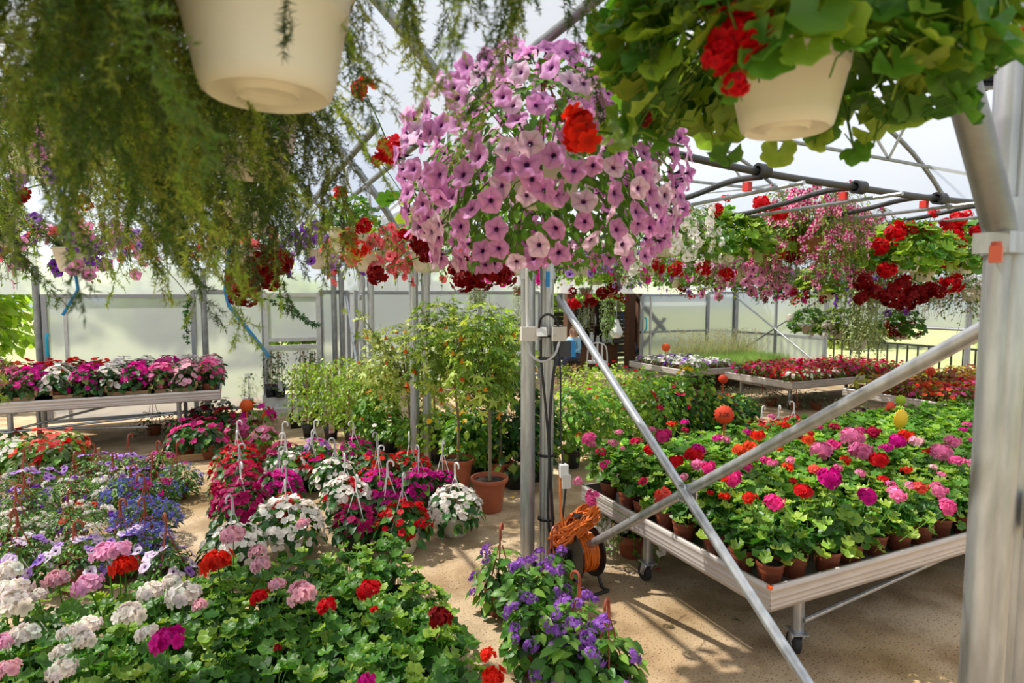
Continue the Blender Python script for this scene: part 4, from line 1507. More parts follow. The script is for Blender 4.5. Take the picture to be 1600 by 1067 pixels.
def trailing_basket(p, label, flowers, ns=26, per=9, reach=.22, drop=.35, rise=.18, leaf=OVATE, size=.035, col=GREEN, pot=CREAM, R=.14, group=None, seed=0, col2=OLIVE, mix=.3, hookmat=GREYP, up=.1, hang=True, cat='hanging basket', name='hanging_basket', z0=.16, stuff=None, top=None):
    t = basket(p, label, pot, R, .17, group, hookmat, hang, name, cat, top)
    me, P, D = trail_foliage((str(col), str(leaf[0].shape)), leaf, ns, per, R, reach, drop, rise, z0, size, col, seed, col2, mix)
    obj('foliage', me, t, kind='stuff')
    r = np.random.default_rng(seed + 900)
    rad = np.hypot(P[:, 0], P[:, 1])
    ok = np.where(rad > R * .9)[0]
    for ms, n, sz in flowers:
        k = r.choice(ok, n, replace=n > len(ok))
        # face outwards, towards where light comes from
        Z = unit(unit(P[k] * [1, 1, 0]) + [0, 0, up] + r.normal(0, .3, (n, 3)))
        M = frames(P[k] + Z * size * .6, Z, r.normal(0, 1, (n, 3)), sz * r.uniform(.8, 1.12, n))
        add_flowers(t, ms, M)
    if stuff:
        tt, n, sz, cols = stuff
        k = r.choice(ok, n, replace=n > len(ok))
        obj('blossoms', scatter_mesh(('trail', label), tt, P[k] + unit(P[k] * [1, 1, 0]) * size * .5, unit(P[k] * [1, 1, 0]), sz, cols, seed, up=.3), t, kind='stuff')
    return t


# ---- ferns
def frond_mesh(seed):
    def make():
        r = np.random.default_rng(seed)
        b = Bag()
        t = np.linspace(0, 1, 26)
        bend = r.uniform(-.25, .25)
        droop = r.uniform(.45, 1.0)
        FERNC = (lin('3f5a1a'), lin('8aa236'), lin('46621c'), lin('5c7826'), lin('a0ac48'), lin('38521a'), lin('7c8a3a'))[seed % 7]
        S = np.stack([bend * t ** 2, .78 * np.sin(t * 1.25) / .95, .30 * np.sin(t * 2.6) * (1 - t) - droop * t ** 2.1], 1)
        b.tube(S, .0035, 3, lin('6b7a35'), 0, r1=.0012)
        Q, Y, cols = [], [], []
        for i in range(2, 26):
            tan = unit(S[i] - S[i - 1])
            for s in (-1, 1):
                if r.random() < .08: continue
                side = unit(np.cross(tan, [0, 0, 1]) * s + tan * .6 + r.normal(0, .25, 3))
                L = .15 * (1 - .45 * t[i]) * r.uniform(.6, 1.15)
                tip = S[i] + side * L + np.array([0, 0, -.03])
                b.tube([S[i], tip], .0014, 3, lin('6b7a35'), 0, r1=.0008)
                k = 10
                for u in np.linspace(.12, 1, k):
                    base = S[i] + (tip - S[i]) * u
                    for _ in range(3):
                        Q.append(base); Y.append(unit(side * .7 + r.normal(0, .75, 3)))
        Q, Y = np.array(Q), np.array(Y)
        n = len(Q)
        needle = tpl([(-.09, 0, 0), (.09, .1, 0), (0, 1, 0)], [(0, 1, 2)], np.ones((3, 3)))
        M = frames(Q, r.normal(0, 1, (n, 3)), Y, .036 * r.uniform(.7, 1.2, n))
        # keep the needle direction exact
        b.scatter(needle, M, jitter(FERNC, n, r, .12, .45), 0)
        return b.build('frond')
    return cached(('frond', seed), make)


def fern(p, label, az, n, L, pot=CREAM, R=.14, h=.19, seed=0, hang=True, drop=1.0):
    t = basket(p, label, pot, R, h, 'hanging asparagus ferns', GREYP, hang, 'hanging_fern', 'hanging fern')
    r = np.random.default_rng(seed + 70)
    for k in range(int(n * 1.45)):
        a = math.radians(r.uniform(*az)) - PI / 2
        l = L * r.uniform(.55, 1.1)
        tilt = r.uniform(-.75, .45) * drop
        M = Matrix.Translation((R * .5 * math.cos(a + PI / 2), R * .5 * math.sin(a + PI / 2), h)) @ Matrix.Rotation(a, 4, 'Z') @ Matrix.Rotation(tilt, 4, 'X') @ Matrix.Rotation(r.uniform(-.4, .4), 4, 'Y') @ Matrix.Scale(l, 4)
        obj('frond', frond_mesh(int(r.integers(7))), t, M)
    return t


fern((.07, 1.17, 2.245), 'near asparagus fern in a big cream pot whose underside shows', (95, 235), 70, .46, R=.15, h=.21, seed=1)
fern((.07, 2.05, 2.26), 'asparagus fern behind the big cream pot, its own pot half hidden', (60, 320), 90, .50, seed=2)
fern((.36, 1.14, 2.60), 'asparagus fern hung high whose blurred fronds hang over the petunias', (0, 360), 74, .45, seed=3, drop=1.0)
fern((-.45, 1.4, 2.52), 'asparagus fern high at the upper left, very close and blurred', (0, 360), 78, .52, seed=4)
fern((-1.02, 2.1, 2.45), 'asparagus fern at the left edge reaching down past the eye', (0, 360), 50, .56, seed=5)
fern((-.45, 2.9, 2.42), 'asparagus fern in the second row of the fern bay', (0, 360), 52, .52, seed=6)
fern((-1.02, 3.55, 2.12), 'long dark asparagus fern hanging at the left picture edge', (150, 300), 40, .66, seed=7, drop=1.3)

# ---- near geranium basket, upper right
p = place(1228, 205, 1.06)
geranium_basket(tuple(p), 'near red geranium in a cream pot at the upper right', [
    (1150, 55, 80, 'red', .98), (1122, 88, 46, 'red', .97), (1185, 70, 56, 'darkred', 1.0), (1150, 128, 40, 'red', .98), (1190, 35, 46, 'red', .98), (1115, 8, 46, 'darkred', 1.2), (1590, 62, 34, 'red', 1.3), (1505, 6, 50, 'darkred', 1.35),
    (908, 202, 70, 'scarlet', 1.35), (1008, 182, 26, 'darkred', 1.35)],
    n=330, R=.39, size=.050, seed=1, potR=.122, zlo=-.62)

# ---- the big petunia
PET = [flower_mesh('petunia', s, throat=lin('3a1448'), mid=lin('cb7cc6'), rim=lin('e6a0dc')) for s in range(3)] + [flower_mesh('petunia', 7, throat=lin('4a1d55'), mid=lin('e2b3de'), rim=lin('f5d3ef'))]
p = place(852, 300, 1.06)
P0 = Vector(p); P0.z = 2.22
t = basket(tuple(P0), 'big pale pink petunia with dark throats hanging in the picture middle', CREAM, .14, .17, None, HOOKBR)
rr = np.random.default_rng(5)
b = Bag()
Pl, Dl = dome(1700, .44, .42, rr, -.78, (.5, .99))
b.scatter(OVATE, leaf_frames(Pl + [0, 0, .1], Dl, .048, rr, .5, .7), jitter(GREEN, 1700, rr, .15, .45), 0)
for q in Pl[:40]: b.tube([(q[0] * .1, q[1] * .1, .14), (q[0] * .6, q[1] * .6, .16 + q[2] * .4), (q[0], q[1], q[2] + .1)], .0025, 3, GREEN, 0)
obj('foliage', b.build('foliage'), t, kind='stuff')
n = 390
# flowers sit on the outer shell, not inside one another
cand, Dc = dome(4000, .46, .44, rr, -.72, (.93, 1.05))
cand[:, 0] *= 1.16
sel = []
for i in range(len(cand)):
    if all((cand[i] - cand[j]) @ (cand[i] - cand[j]) > .039 ** 2 for j in sel): sel.append(i)
    if len(sel) >= n: break
Pf, Df = cand[sel], Dc[sel]
side = unit(Df * [1, 1, .4])
Mf = frames(Pf + [0, 0, .1], side + [0, 0, .12] + rr.normal(0, .27, Pf.shape), rr.normal(0, 1, Pf.shape), .0385 * rr.uniform(.8, 1.12, len(sel)))
add_flowers(t, PET, Mf)

# ---- second row in the fern bay
p = place(702, 378, 1.06)
geranium_basket(tuple(p), 'dark red geranium hanging behind the big petunia', [(660, 378, 38, 'darkred'), (665, 398, 26, 'darkred'), (588, 426, 34, 'darkred'), (750, 430, 42, 'darkred', 2.9), (725, 438, 36, 'darkred', 2.9), (775, 425, 36, 'darkred', 2.9), (740, 412, 36, 'darkred', 2.9), (790, 432, 30, 'darkred', 2.95), (712, 422, 28, 'darkred', 2.95),
    (612, 232, 44, 'red', 2.8), (592, 250, 22, 'red', 2.8), (568, 138, 36, 'red', 2.7), (630, 365, 18, 'red')], n=70, R=.33, size=.06, seed=2)
geranium_basket((.07, 3.3, 2.21), 'deep red geranium hanging under the fern, left of the white door', [(405, 420, 60, 'darkred', 2.75), (375, 440, 44, 'darkred', 2.75), (430, 408, 46, 'darkred', 2.75), (385, 455, 40, 'darkred', 2.7), (352, 350, 32, 'darkred', 2.7), (372, 462, 30, 'darkred', 2.7), (420, 440, 30, 'darkred', 2.75)], n=46, R=.28, size=.055, seed=3)
PETC = [flower_mesh('petunia', s + 30, throat=lin('a51e2c'), mid=lin('e8606a'), rim=lin('ee6f7c'), seg=15) for s in range(2)]
PETP = [flower_mesh('petunia', s + 34, throat=lin('2c0a50'), mid=lin('6a22a0'), rim=lin('7d3ab4'), seg=15) for s in range(2)]
PETI = [flower_mesh('petunia', s + 38, throat=lin('5a1450'), mid=lin('d878b4'), rim=lin('e49ac8'), seg=15) for s in range(2)]
PETG = [flower_mesh('petunia', s + 42, throat=lin('70064a'), mid=lin('d8148c'), rim=lin('de2a9c'), seg=15) for s in range(2)]
PETS = [flower_mesh('petunia', s + 46, throat=lin('8c0f5a'), mid=lin('d2287f'), rim=lin('cf1f78'), star=lin('f3d9e6'), seg=15) for s in range(2)]
PETWH = [flower_mesh('petunia', s + 50, throat=lin('c9c88a'), mid=lin('f2efe6'), rim=lin('f6f4ee'), seg=15) for s in range(2)]
LEFTB = [
    ((580, 425), 1.06, 'coral petunia hanging left of the dark red geranium', [(PETC, 46, .048)], 30, .28, .30),
    ((668, 425), 1.45, 'coral pink petunia low behind the dark red geranium', [(PETC, 30, .046)], 24, .22, .30),
    ((505, 420), .75, 'small purple petunia hanging above the white-framed door', [(PETP, 26, .045), (PETL, 34, .042)], 30, .30, .28),
    ((120, 425), -1.02, 'pink and purple petunia hanging left above the sliding door', [(PETI, 34, .046), (PETP, 20, .046), (PETC, 10, .04)], 34, .32, .30),
    ((225, 405), -1.02, 'mauve petunia half hidden by fern above the sliding door', [(PETL, 44, .045), (PETI, 16, .045)], 30, .30, .30),
    ((55, 270), -1.02, 'lilac petunia hanging at the left edge behind fern', [(PETI, 26, .046), (PETL, 26, .046)], 26, .26, .28),
    ((800, 430), 2.62, 'magenta petunia hanging far behind the middle post', [(PETG, 46, .05)], 26, .28, .42),
    ((378, 412), .07, 'coral and purple petunia between the deep red geranium and the mauve one', [(PETC, 30, .04), (PETP, 12, .04)], 26, .26, .26),
]
for k, ((px, py), x, lab, fl, ns, reach, drop) in enumerate(LEFTB):
    p = place(px, py, x) if x != .07 else Vector((.07, 5.6, 2.12))
    fl = [(m, int(q * 1.5), s) for m, q, s in fl]
    trailing_basket(tuple(p), lab, fl, int(ns * 1.6), 11, reach, drop, .24, seed=k, group='petunia baskets of the fern bay', col=GREEN if k % 2 else GREEN_Y)
geranium_basket(tuple(place(95, 268, -1.02)), 'red geranium at the left edge seen through fern', [(95, 225, 40, 'red'), (75, 235, 26, 'red'), (25, 300, 40, 'darkred'), (130, 318, 24, 'red')], n=40, R=.3, size=.055, seed=6)
geranium_basket(tuple(place(545, 395, .75)), 'red geranium with scattered heads left of the coral petunia', [(545, 372, 30, 'red', 3.9), (570, 352, 24, 'red', 3.9), (532, 300, 20, 'red', 3.9), (560, 392, 30, 'scarlet', 3.9)], n=40, R=.28, size=.055, seed=7)

# ---- bench bay
geranium_basket(tuple(place(1128, 410, 4.69)), 'red geranium in a bright white pot, middle of the bench bay', [(1073, 340, 22), (1118, 328, 24), (1135, 310, 16), (1192, 320, 30), (1218, 335, 26), (1030, 416, 20), (1056, 420, 24), (1100, 418, 22), (1137, 428, 22), (1065, 360, 12), (1010, 395, 14)], n=60, R=.5, size=.075, seed=4, pot=WHITE, potR=.155, zlo=-.25)
geranium_basket(tuple(place(1225, 405, 5.77)), 'red geranium between the white pot and the pink star petunia', [(1240, 372, 24), (1222, 388, 26), (1248, 352, 20), (1205, 330, 18), (1236, 400, 20, 'darkred'), (1255, 385, 18, 'darkred')], n=40, R=.36, size=.07, seed=5, parts=False)
geranium_basket(tuple(place(1415, 425, 6.85)), 'big red geranium in a white pot near the right post', [(1402, 364, 34), (1376, 384, 24), (1388, 420, 28), (1428, 356, 22), (1350, 440, 30, 'darkred'), (1365, 455, 24, 'darkred'), (1395, 462, 34, 'darkred'), (1410, 445, 30, 'darkred'), (1440, 458, 32, 'darkred'), (1425, 465, 26, 'darkred'), (1455, 450, 22, 'darkred'), (1458, 334, 16), (1450, 360, 22), (1480, 350, 22), (1345, 465, 20, 'darkred'), (1415, 475, 24, 'darkred')], n=70, R=.5, size=.075, seed=8, pot=WHITE, potR=.15, zlo=-.5)
geranium_basket(tuple(place(1500, 428, 8.0)), 'red geranium at the far right beside the near post', [(1492, 365, 28), (1497, 381, 24), (1483, 408, 24), (1488, 442, 28), (1460, 335, 16), (1497, 342, 24), (1513, 334, 16), (1530, 396, 22), (1525, 362, 20), (1478, 378, 18), (1470, 455, 20, 'darkred')], n=64, R=.55, size=.08, seed=9, pot=WHITE, potR=.15)
BACOPA = [flower_mesh('cluster', s + 60, rim=FC['white'], n=10) for s in range(2)]
RB = [
    (1042, 400, 3.61, 'white trailing bacopa beside the big petunia', [(BACOPA, 60, .05), (PETWH, 22, .05)], 38, .38, .42, .30, GREEN, SMALL),
    (1160, 440, 5.77, 'pink petunia with dark eyes hanging under the white pot', [(PETI, 70, .058)], 34, .42, .42, .2, GREEN, OVATE),
    (1262, 395, 5.77, 'pink and white star petunia in a brown pot, airy and tall', [(PETS, 120, .045)], 60, .45, .5, .62, GREEN_Y, SMALL),
    (1325, 405, 6.85, 'second pink and white star petunia, right of the brown pot', [(PETS, 90, .045), (PETI, 12, .05)], 50, .42, .5, .5, OLIVE, SMALL),
    (905, 430, 3.61, 'small lilac petunia hanging behind the cable boxes', [(PETL, 40, .05), (PETG, 8, .05)], 30, .36, .36, .2, GREEN, OVATE),
    (985, 425, 4.69, 'magenta and white petunia hanging over the kiosk view', [(PETG, 24, .055), (PETWH, 14, .05), (PETL, 20, .05)], 30, .4, .4, .2, GREEN, OVATE),
    (1085, 445, 8.0, 'lilac verbena hanging far off above the pansies', [(PETL, 40, .05), (PETWH, 20, .05)], 34, .5, .42, .2, OLIVE, SMALL),
    (1235, 455, 8.0, 'dark plum petunia hanging beyond the pink petunia', [(PETG, 20, .06), (PETR, 30, .06)], 32, .45, .45, .2, GREEN_D, OVATE),
    (1285, 455, 9.2, 'lilac petunia hanging far behind the star petunias', [(PETL, 44, .06)], 32, .5, .45, .2, GREEN, OVATE),
    (1380, 468, 9.2, 'blue-violet petunia beyond the silver trailing plant', [(PETP, 50, .06)], 32, .5, .4, .2, GREEN, SMALL),
    (1462, 468, 9.2, 'white and yellow million-bells under the red geranium', [(BACOPA, 60, .06)], 34, .5, .4, .2, GREEN, SMALL),
    (1520, 470, 9.2, 'cream trailing bacopa beside the near post', [(BACOPA, 40, .05)], 34, .5, .6, .2, OLIVE, SMALL),
]
for k, (px, py, x, lab, fl, ns, reach, drop, rise, col, lf) in enumerate(RB):
    fl = [(m, int(q * 2.2), s) for m, q, s in fl]
    trailing_basket(tuple(place(px, py, x)), lab, fl, int(ns * 2.7), 13, reach, drop, rise, lf, .056 if lf is OVATE else .046, col, BROWNPOT if 'brown pot' in lab else CREAM, .15, 'petunia and bacopa baskets of the bench bay', 20 + k, hookmat=HOOKBR if 'star' in lab else GREYP)
MORE = [(1015, 432, 6.85, 'pink and white petunia in the back rows above the grey sliding door', [(PETI, 40, .06), (PETWH, 20, .06)], GREEN),
        (1110, 432, 6.85, 'rose petunia in the back rows right of the white pot geranium', [(PETI, 40, .06), (PETG, 10, .06)], OLIVE),
        (1185, 425, 6.85, 'purple-pink petunia in the back rows under the small red geranium', [(PETI, 50, .06), (PETL, 20, .06)], GREEN),
        (1335, 440, 8.0, 'crimson-eyed petunia in the back rows beneath the second star petunia', [(PETS, 50, .06), (PETR, 20, .06)], GREEN_D),
        (1440, 440, 8.0, 'green trailing basket in the back rows behind the big red geranium', [(PETWH, 10, .05)], GREEN),
        (975, 440, 8.0, 'white and lilac petunia in the back rows above the timber post', [(PETWH, 26, .06), (PETL, 26, .06)], OLIVE),
        (870, 425, 5.77, 'plum and pink petunia in the back rows behind the middle post', [(PETG, 26, .06), (PETI, 26, .06)], GREEN)]
for k, (px, py, x, lab, fl, col) in enumerate(MORE):
    trailing_basket(tuple(place(px, py, x)), lab, fl, 90, 13, .42, .42, .3, OVATE, .05, col, CREAM, .15, 'petunia and bacopa baskets of the bench bay', 120 + k)
geranium_basket(tuple(place(930, 445, 4.69)), 'dark red geranium low over the kiosk view', [(895, 455, 16, 'darkred'), (940, 458, 20, 'darkred'), (955, 450, 20, 'darkred'), (922, 470, 20, 'darkred'), (897, 474, 18, 'red'), (965, 462, 16, 'darkred'), (975, 468, 14, 'darkred')], R=.45, size=.07, seed=11, parts=False)
geranium_basket(tuple(place(1060, 450, 6.85)), 'dark red geranium low above the sliding door', [(1065, 452, 16, 'darkred'), (1095, 455, 14, 'darkred'), (1080, 462, 12, 'red'), (1108, 440, 18, 'darkred'), (1120, 448, 16, 'darkred')], R=.45, size=.07, seed=12, parts=False)
geranium_basket(tuple(place(1290, 468, 8.0)), 'dark red geranium low right of the pink petunia', [(1260, 462, 14, 'darkred'), (1285, 468, 14, 'darkred'), (1243, 470, 14, 'red'), (1240, 455, 14, 'darkred'), (1300, 455, 14, 'darkred')], R=.45, size=.07, seed=13, parts=False)


def silver(p, label, ln, seed, R=.1, col=GREYGREEN, dens=14):
    t = basket(p, label, BROWNPOT, .12, .15, 'silver trailing plants', GREYP)
    r = np.random.default_rng(seed)
    b = Bag()
    P = []
    for k in range(dens):
        a = r.uniform(0, 2 * PI); q = R * r.uniform(.6, 1.5)
        L = ln * r.uniform(.55, 1)
        s = np.array([(.08 * math.cos(a), .08 * math.sin(a), .16), (q * math.cos(a), q * math.sin(a), .1), (q * math.cos(a) * 1.1, q * math.sin(a) * 1.1, -L * .5), (q * math.cos(a), q * math.sin(a), -L)])
        s = curve_pts(s, 18)
        b.tube(s, .003, 3, np.array(col) * .7, 0)
        P.append(np.repeat(s, 3, 0) + r.normal(0, .018, (len(s) * 3, 3)))
    P = np.concatenate(P)
    D = unit(P * [1, 1, 0] + 1e-3)
    b.scatter(SMALL, leaf_frames(P, D, .045, r, 1.0, .9), jitter(col, len(P), r, .08, .3), 0)
    obj('foliage', b.build('foliage'), t, kind='stuff')
    return t


silver(tuple(place(1352, 470, 8.0)), 'silver trailing plant like a thick column under the red geraniums', .8, 1, .16, lin('9fae7c'), 34)
silver(tuple(place(915, 462, 6.85)), 'grey-green trailing plant in front of the kiosk, left of two', .75, 2)
silver(tuple(place(950, 466, 6.85)), 'grey-green trailing plant in front of the kiosk, right of two', .9, 3, col=lin('86a06a'))
silver(tuple(place(812, 462, 4.69)), 'grey-green trailing plant left of the middle post', .8, 4)
silver(tuple(place(745, 448, 3.61)), 'grey-green trailing plant above the maple-leaved shrubs', .35, 5)
# low tier at the far right
for k, (px, py, x, c, lab) in enumerate(((1264, 522, 9.2, 'white', 'low hanging white geranium, left of the pair at the far side'), (1312, 524, 9.2, 'white', 'low hanging white geranium, right of the pair at the far side'),
                                         (1405, 530, 9.2, 'darkred', 'low hanging dark red geranium before the black railing'))):
    p = place(px, py, x)
    rr = np.random.default_rng(k)
    hs = [(px + rr.uniform(-32, 32), py - 12 + rr.uniform(-16, 14), 10, c) for _ in range(12)]
    geranium_basket(tuple(p), lab, hs, R=.36, size=.06, seed=20 + k, parts=False, group='low hanging geraniums at the far side', zlo=-.6)
trailing_basket(tuple(place(1340, 545, 9.2)), 'low green trailing basket at the foot of the silver column', [], 40, 11, .3, .2, .25, SMALL, .05, OLIVE, group='low hanging geraniums at the far side', seed=60)
# ivy strands over the white door
for k, (pts, lab) in enumerate(((((395, 445), (425, 470), (455, 485), (497, 508)), 'ivy runner hanging from the purple petunia over the white door'),
                                (((440, 440), (452, 470), (472, 495), (500, 510)), 'second ivy runner crossing the first before the white door'),
                                (((285, 450), (292, 480), (291, 505), (293, 532)), 'thin straight ivy strand left of the white door'))):
    C = [atd(x, y, 4.6 + k * .2) for x, y in pts]
    t = thing('ivy_runner', lab, 'vine', tuple(C[0]))
    C = [Vector(((.75, .75, -1.02)[k], C[0].y, RAILZ - .02))] + C
    b = Bag()
    s = curve_pts([c - C[1] for c in C], 40)
    b.tube(s, .003, 4, lin('3a3a20'), 0)
    rr = np.random.default_rng(k)
    q = np.repeat(s[12:], 2, 0)
    b.scatter(PALM, leaf_frames(q + rr.normal(0, .012, q.shape), rr.normal(0, 1, q.shape), .034, rr, .8, .7), jitter(GREEN_D, len(q), rr, .1, .4), 0)
    obj('leaves', b.build('leaves'), t, kind='stuff')
# a bare blurred twig close to the lens, lower left, and the blue lances
tube_thing('watering_lance', 'blue watering lance hanging by the deep red geranium', 'hose', [Vector((.07, 3.5, RAILZ - .02)), atd(352, 455, 3.6), atd(358, 478, 3.6), atd(420, 556, 3.8)], .012, BLUE, 'tube')
tube_thing('watering_lance', 'thin blue watering lance below the pink petunia at the left', 'hose', [Vector((-1.02, 4.9, RAILZ - .02)), atd(122, 452, 4.2), atd(98, 492, 4.2)], .01, BLUE, 'tube')

# ================================================================== OTHER PLANTS
FLIZ = flat_flower((1, 1, 1), (.75, .75, .75), wide=.7)
FSTAR = simple_flower((1, 1, 1), (.7, .7, .7))


def plain_plant(loc, label, group, R, H, col, cols=(), nfl=0, fs=.03, pot='brown', potR=.075, potH=.13, leaf=OVATE, nleaf=110, lsize=.05, seed=0, name='potted_plant', hook=None, hookH=.4, z0=None, zlo=-.2, col2=OLIVE, mix=.2, fl=FLIZ, cat='potted plant', droop=.3, up=.35):
    t = thing(name, label, cat, loc, 0, group)
    add_pot(t, 'bowl' if pot == 'cream' else 'pot', potR, potH, {'brown': BROWNPOT, 'black': BLACKP, 'cream': CREAM}[pot], hook, hookH)
    r = np.random.default_rng(seed + 500)
    z = potH if z0 is None else z0
    obj('foliage', dome_foliage(('pp', str(col), str(leaf[0].shape), lsize, nleaf), leaf, nleaf, R, H, z, lsize, col, seed % 3, zlo, 10, droop, .5, col2, mix), t, Matrix.Rotation(r.uniform(0, 6), 4, 'Z'), kind='stuff')
    if nfl:
        def make():
            P, D = dome(nfl, R * 1.02, H * 1.03, r, max(zlo, -.05), (.9, 1.06))
            return scatter_mesh(('pp', str(cols), seed % 4, R, H, nfl), fl, P + [0, 0, z + .01], D, fs, cols, seed % 4, up=up)
        obj('blossoms', cached(('ppb', str(cols), seed % 4, round(R, 2), round(H, 2), nfl, fs), make), t, kind='stuff')
    return t


# ---- bench along the left end wall
BENCHC = ['magenta', 'red', 'magenta', 'pink', 'magenta', 'white', 'magenta', 'white', 'magenta', 'pink', 'palepink', 'pink']
BACKC = ['red', 'scarlet', 'magenta', 'scarlet', 'red', 'scarlet', 'scarlet', 'white', 'white', 'magenta', 'white', 'palepink']
k = 0
for j in range(4):
    for i in range(12):
        x, y = -.30 - i * .265, 8.60 + j * .33
        c = (BENCHC if j < 2 else BACKC)[11 - i]
        if pix((x, y, .8))[0] < -20: continue
        plain_plant((x, y, .63), '%s busy lizzie on the end wall bench, %s row from front, %s from right' % (CN[c], ORD[j], ORD[i]), 'busy lizzies on the end wall bench', .17, .26, GREEN_D,
                    [FC[c], FC[c], FC['hotpink'] if c == 'pink' else FC[c]], 60, .036, seed=k, leaf=OVATE_W, nleaf=90, lsize=.09, potR=.085, potH=.14, name='busy_lizzie', z0=.16)
        k += 1


def crate(p, lx, ly, h, label):
    t = thing('wooden_crate', label, 'crate', p)
    for sx in (-1, 1):
        for sy in (-1, 1):
            b = Bag(); b.box((sx * (lx / 2 - .015) - .015, sy * (ly / 2 - .015) - .015, 0), (sx * (lx / 2 - .015) + .015, sy * (ly / 2 - .015) + .015, h * 1.7)); obj('corner_block', solid('corner_block', b, WOOD), t)
    for s in (-1, 1):
        b = Bag(); b.box((-lx / 2, s * (ly / 2 - .004) - .004, .015), (lx / 2, s * (ly / 2 - .004) + .004, h)); obj('long_slat', solid('long_slat', b, WOOD), t)
        b = Bag(); b.box((s * (lx / 2 - .004) - .004, -ly / 2, .015), (s * (lx / 2 - .004) + .004, ly / 2, h)); obj('end_slat', solid('end_slat', b, WOOD), t)
    b = Bag(); b.box((-lx / 2, -ly / 2, .008), (lx / 2, ly / 2, .014)); obj('base', solid('base', b, WOOD), t)
    return t


for k, px in enumerate((45, 100, 205, 275)):
    p = place(px, 600, d=9); p = aty(px, 600, 8.62)
    crate((p.x, 8.78, .63), .5, .62, .11, 'pale wooden crate with brown pots on the end wall bench, %s from the left' % ORD[k])

# ---- crates on the floor at the left
p = sum((at(x, y, .3) for x, y in ((62, 690), (100, 688), (60, 708), (98, 706))), Vector()) / 4
crate((p.x, p.y - .06, 0), .74, .80, .10, 'wooden crate of red busy lizzies on the floor at the left')
for k, (px, py, c, lab) in enumerate(((62, 690, 'coral', 'left back'), (100, 688, 'coral', 'right back'), (60, 708, 'coral', 'left front'), (98, 706, 'red', 'right front'))):
    q = at(px, py, .3)
    busy_lizzie((q.x, q.y, .015), c, 'coral-red busy lizzie in the floor crate at the left, %s of four' % lab, 'busy lizzies in the left floor crate', R=.23, pot='brown', hook=None, nfl=24, seed=k, fol=lin('5b7440'), fsize=.04)
for k, (px, py, c, lab) in enumerate(((8, 700, 'white', 'white busy lizzie cut by the left picture edge'), (30, 705, 'white', 'white busy lizzie just left of the red floor crate'), (22, 688, 'red', 'red busy lizzie behind the white ones at the left edge'))):
    q = at(px, py, .28)
    busy_lizzie((q.x, q.y, 0), c, lab, 'busy lizzies in the left floor crate', R=.22, pot='brown', hook=None, nfl=20, seed=k + 4, fol=GREEN, fsize=.04)
p = sum((at(x, y, .26) for x, y in ((288, 670), (322, 668), (290, 682), (325, 682))), Vector()) / 4
crate((p.x, p.y - .02, 0), .72, .72, .09, 'wooden crate of magenta busy lizzies on the floor below the bench')
for k, (px, py, lab) in enumerate(((288, 670, 'left back'), (322, 668, 'right back'), (290, 682, 'left front'), (325, 682, 'right front'))):
    q = at(px, py, .26)
    busy_lizzie((q.x, q.y, .015), 'hotpink', 'hot pink busy lizzie in the crate below the bench, %s of four' % lab, 'busy lizzies in the crate below the bench', R=.19, pot='brown', hook=None, nfl=16, seed=k, fsize=.045)
for k, (px, py, w_, cols, lab) in enumerate(((398, 642, 62, ['magenta', 'magenta', 'orange'], 'magenta and orange busy lizzie beside the orange price tag'), (412, 668, 40, ['rose', 'palepink'], 'pink flowering plant in a brown pot at the crate group edge'),
                                             (372, 660, 50, ['rose'], 'low green plant with pink heads under the orange price tag'), (352, 645, 50, ['crimson', 'orange'], 'dark green plant with few crimson flowers behind the crate'),
                                             (338, 632, 60, ['white'], 'white flowering dark green plant at the bench corner'), (318, 642, 46, ['crimson'], 'dark leafy plant under the bench corner'))):
    q = at(px, py, .3)
    R = w_ / 2 * pix(q)[2] / FPX
    plain_plant((q.x, q.y, 0), lab, 'plants at the corner of the left bench', R, R * .9, GREEN_D if k > 2 else GREEN, [FC[c] for c in cols], 26 if k < 3 else 12, .05, seed=k, leaf=OVATE_W, lsize=.08, potR=.1, potH=.16)
for k, (px, py, lab) in enumerate(((240, 662, 'dark trailing plant with long brown hanger below the bench, left of two'), (288, 655, 'dark trailing plant with long brown hanger below the bench, right of two'))):
    q = at(px, py, .15)
    plain_plant((q.x, q.y, 0), lab, 'trailing plants below the left bench', .26, .2, lin('3c4f2a'), leaf=SMALL, nleaf=160, lsize=.05, seed=k, hook=HOOKBR, hookH=.62, zlo=-.6, potR=.1)

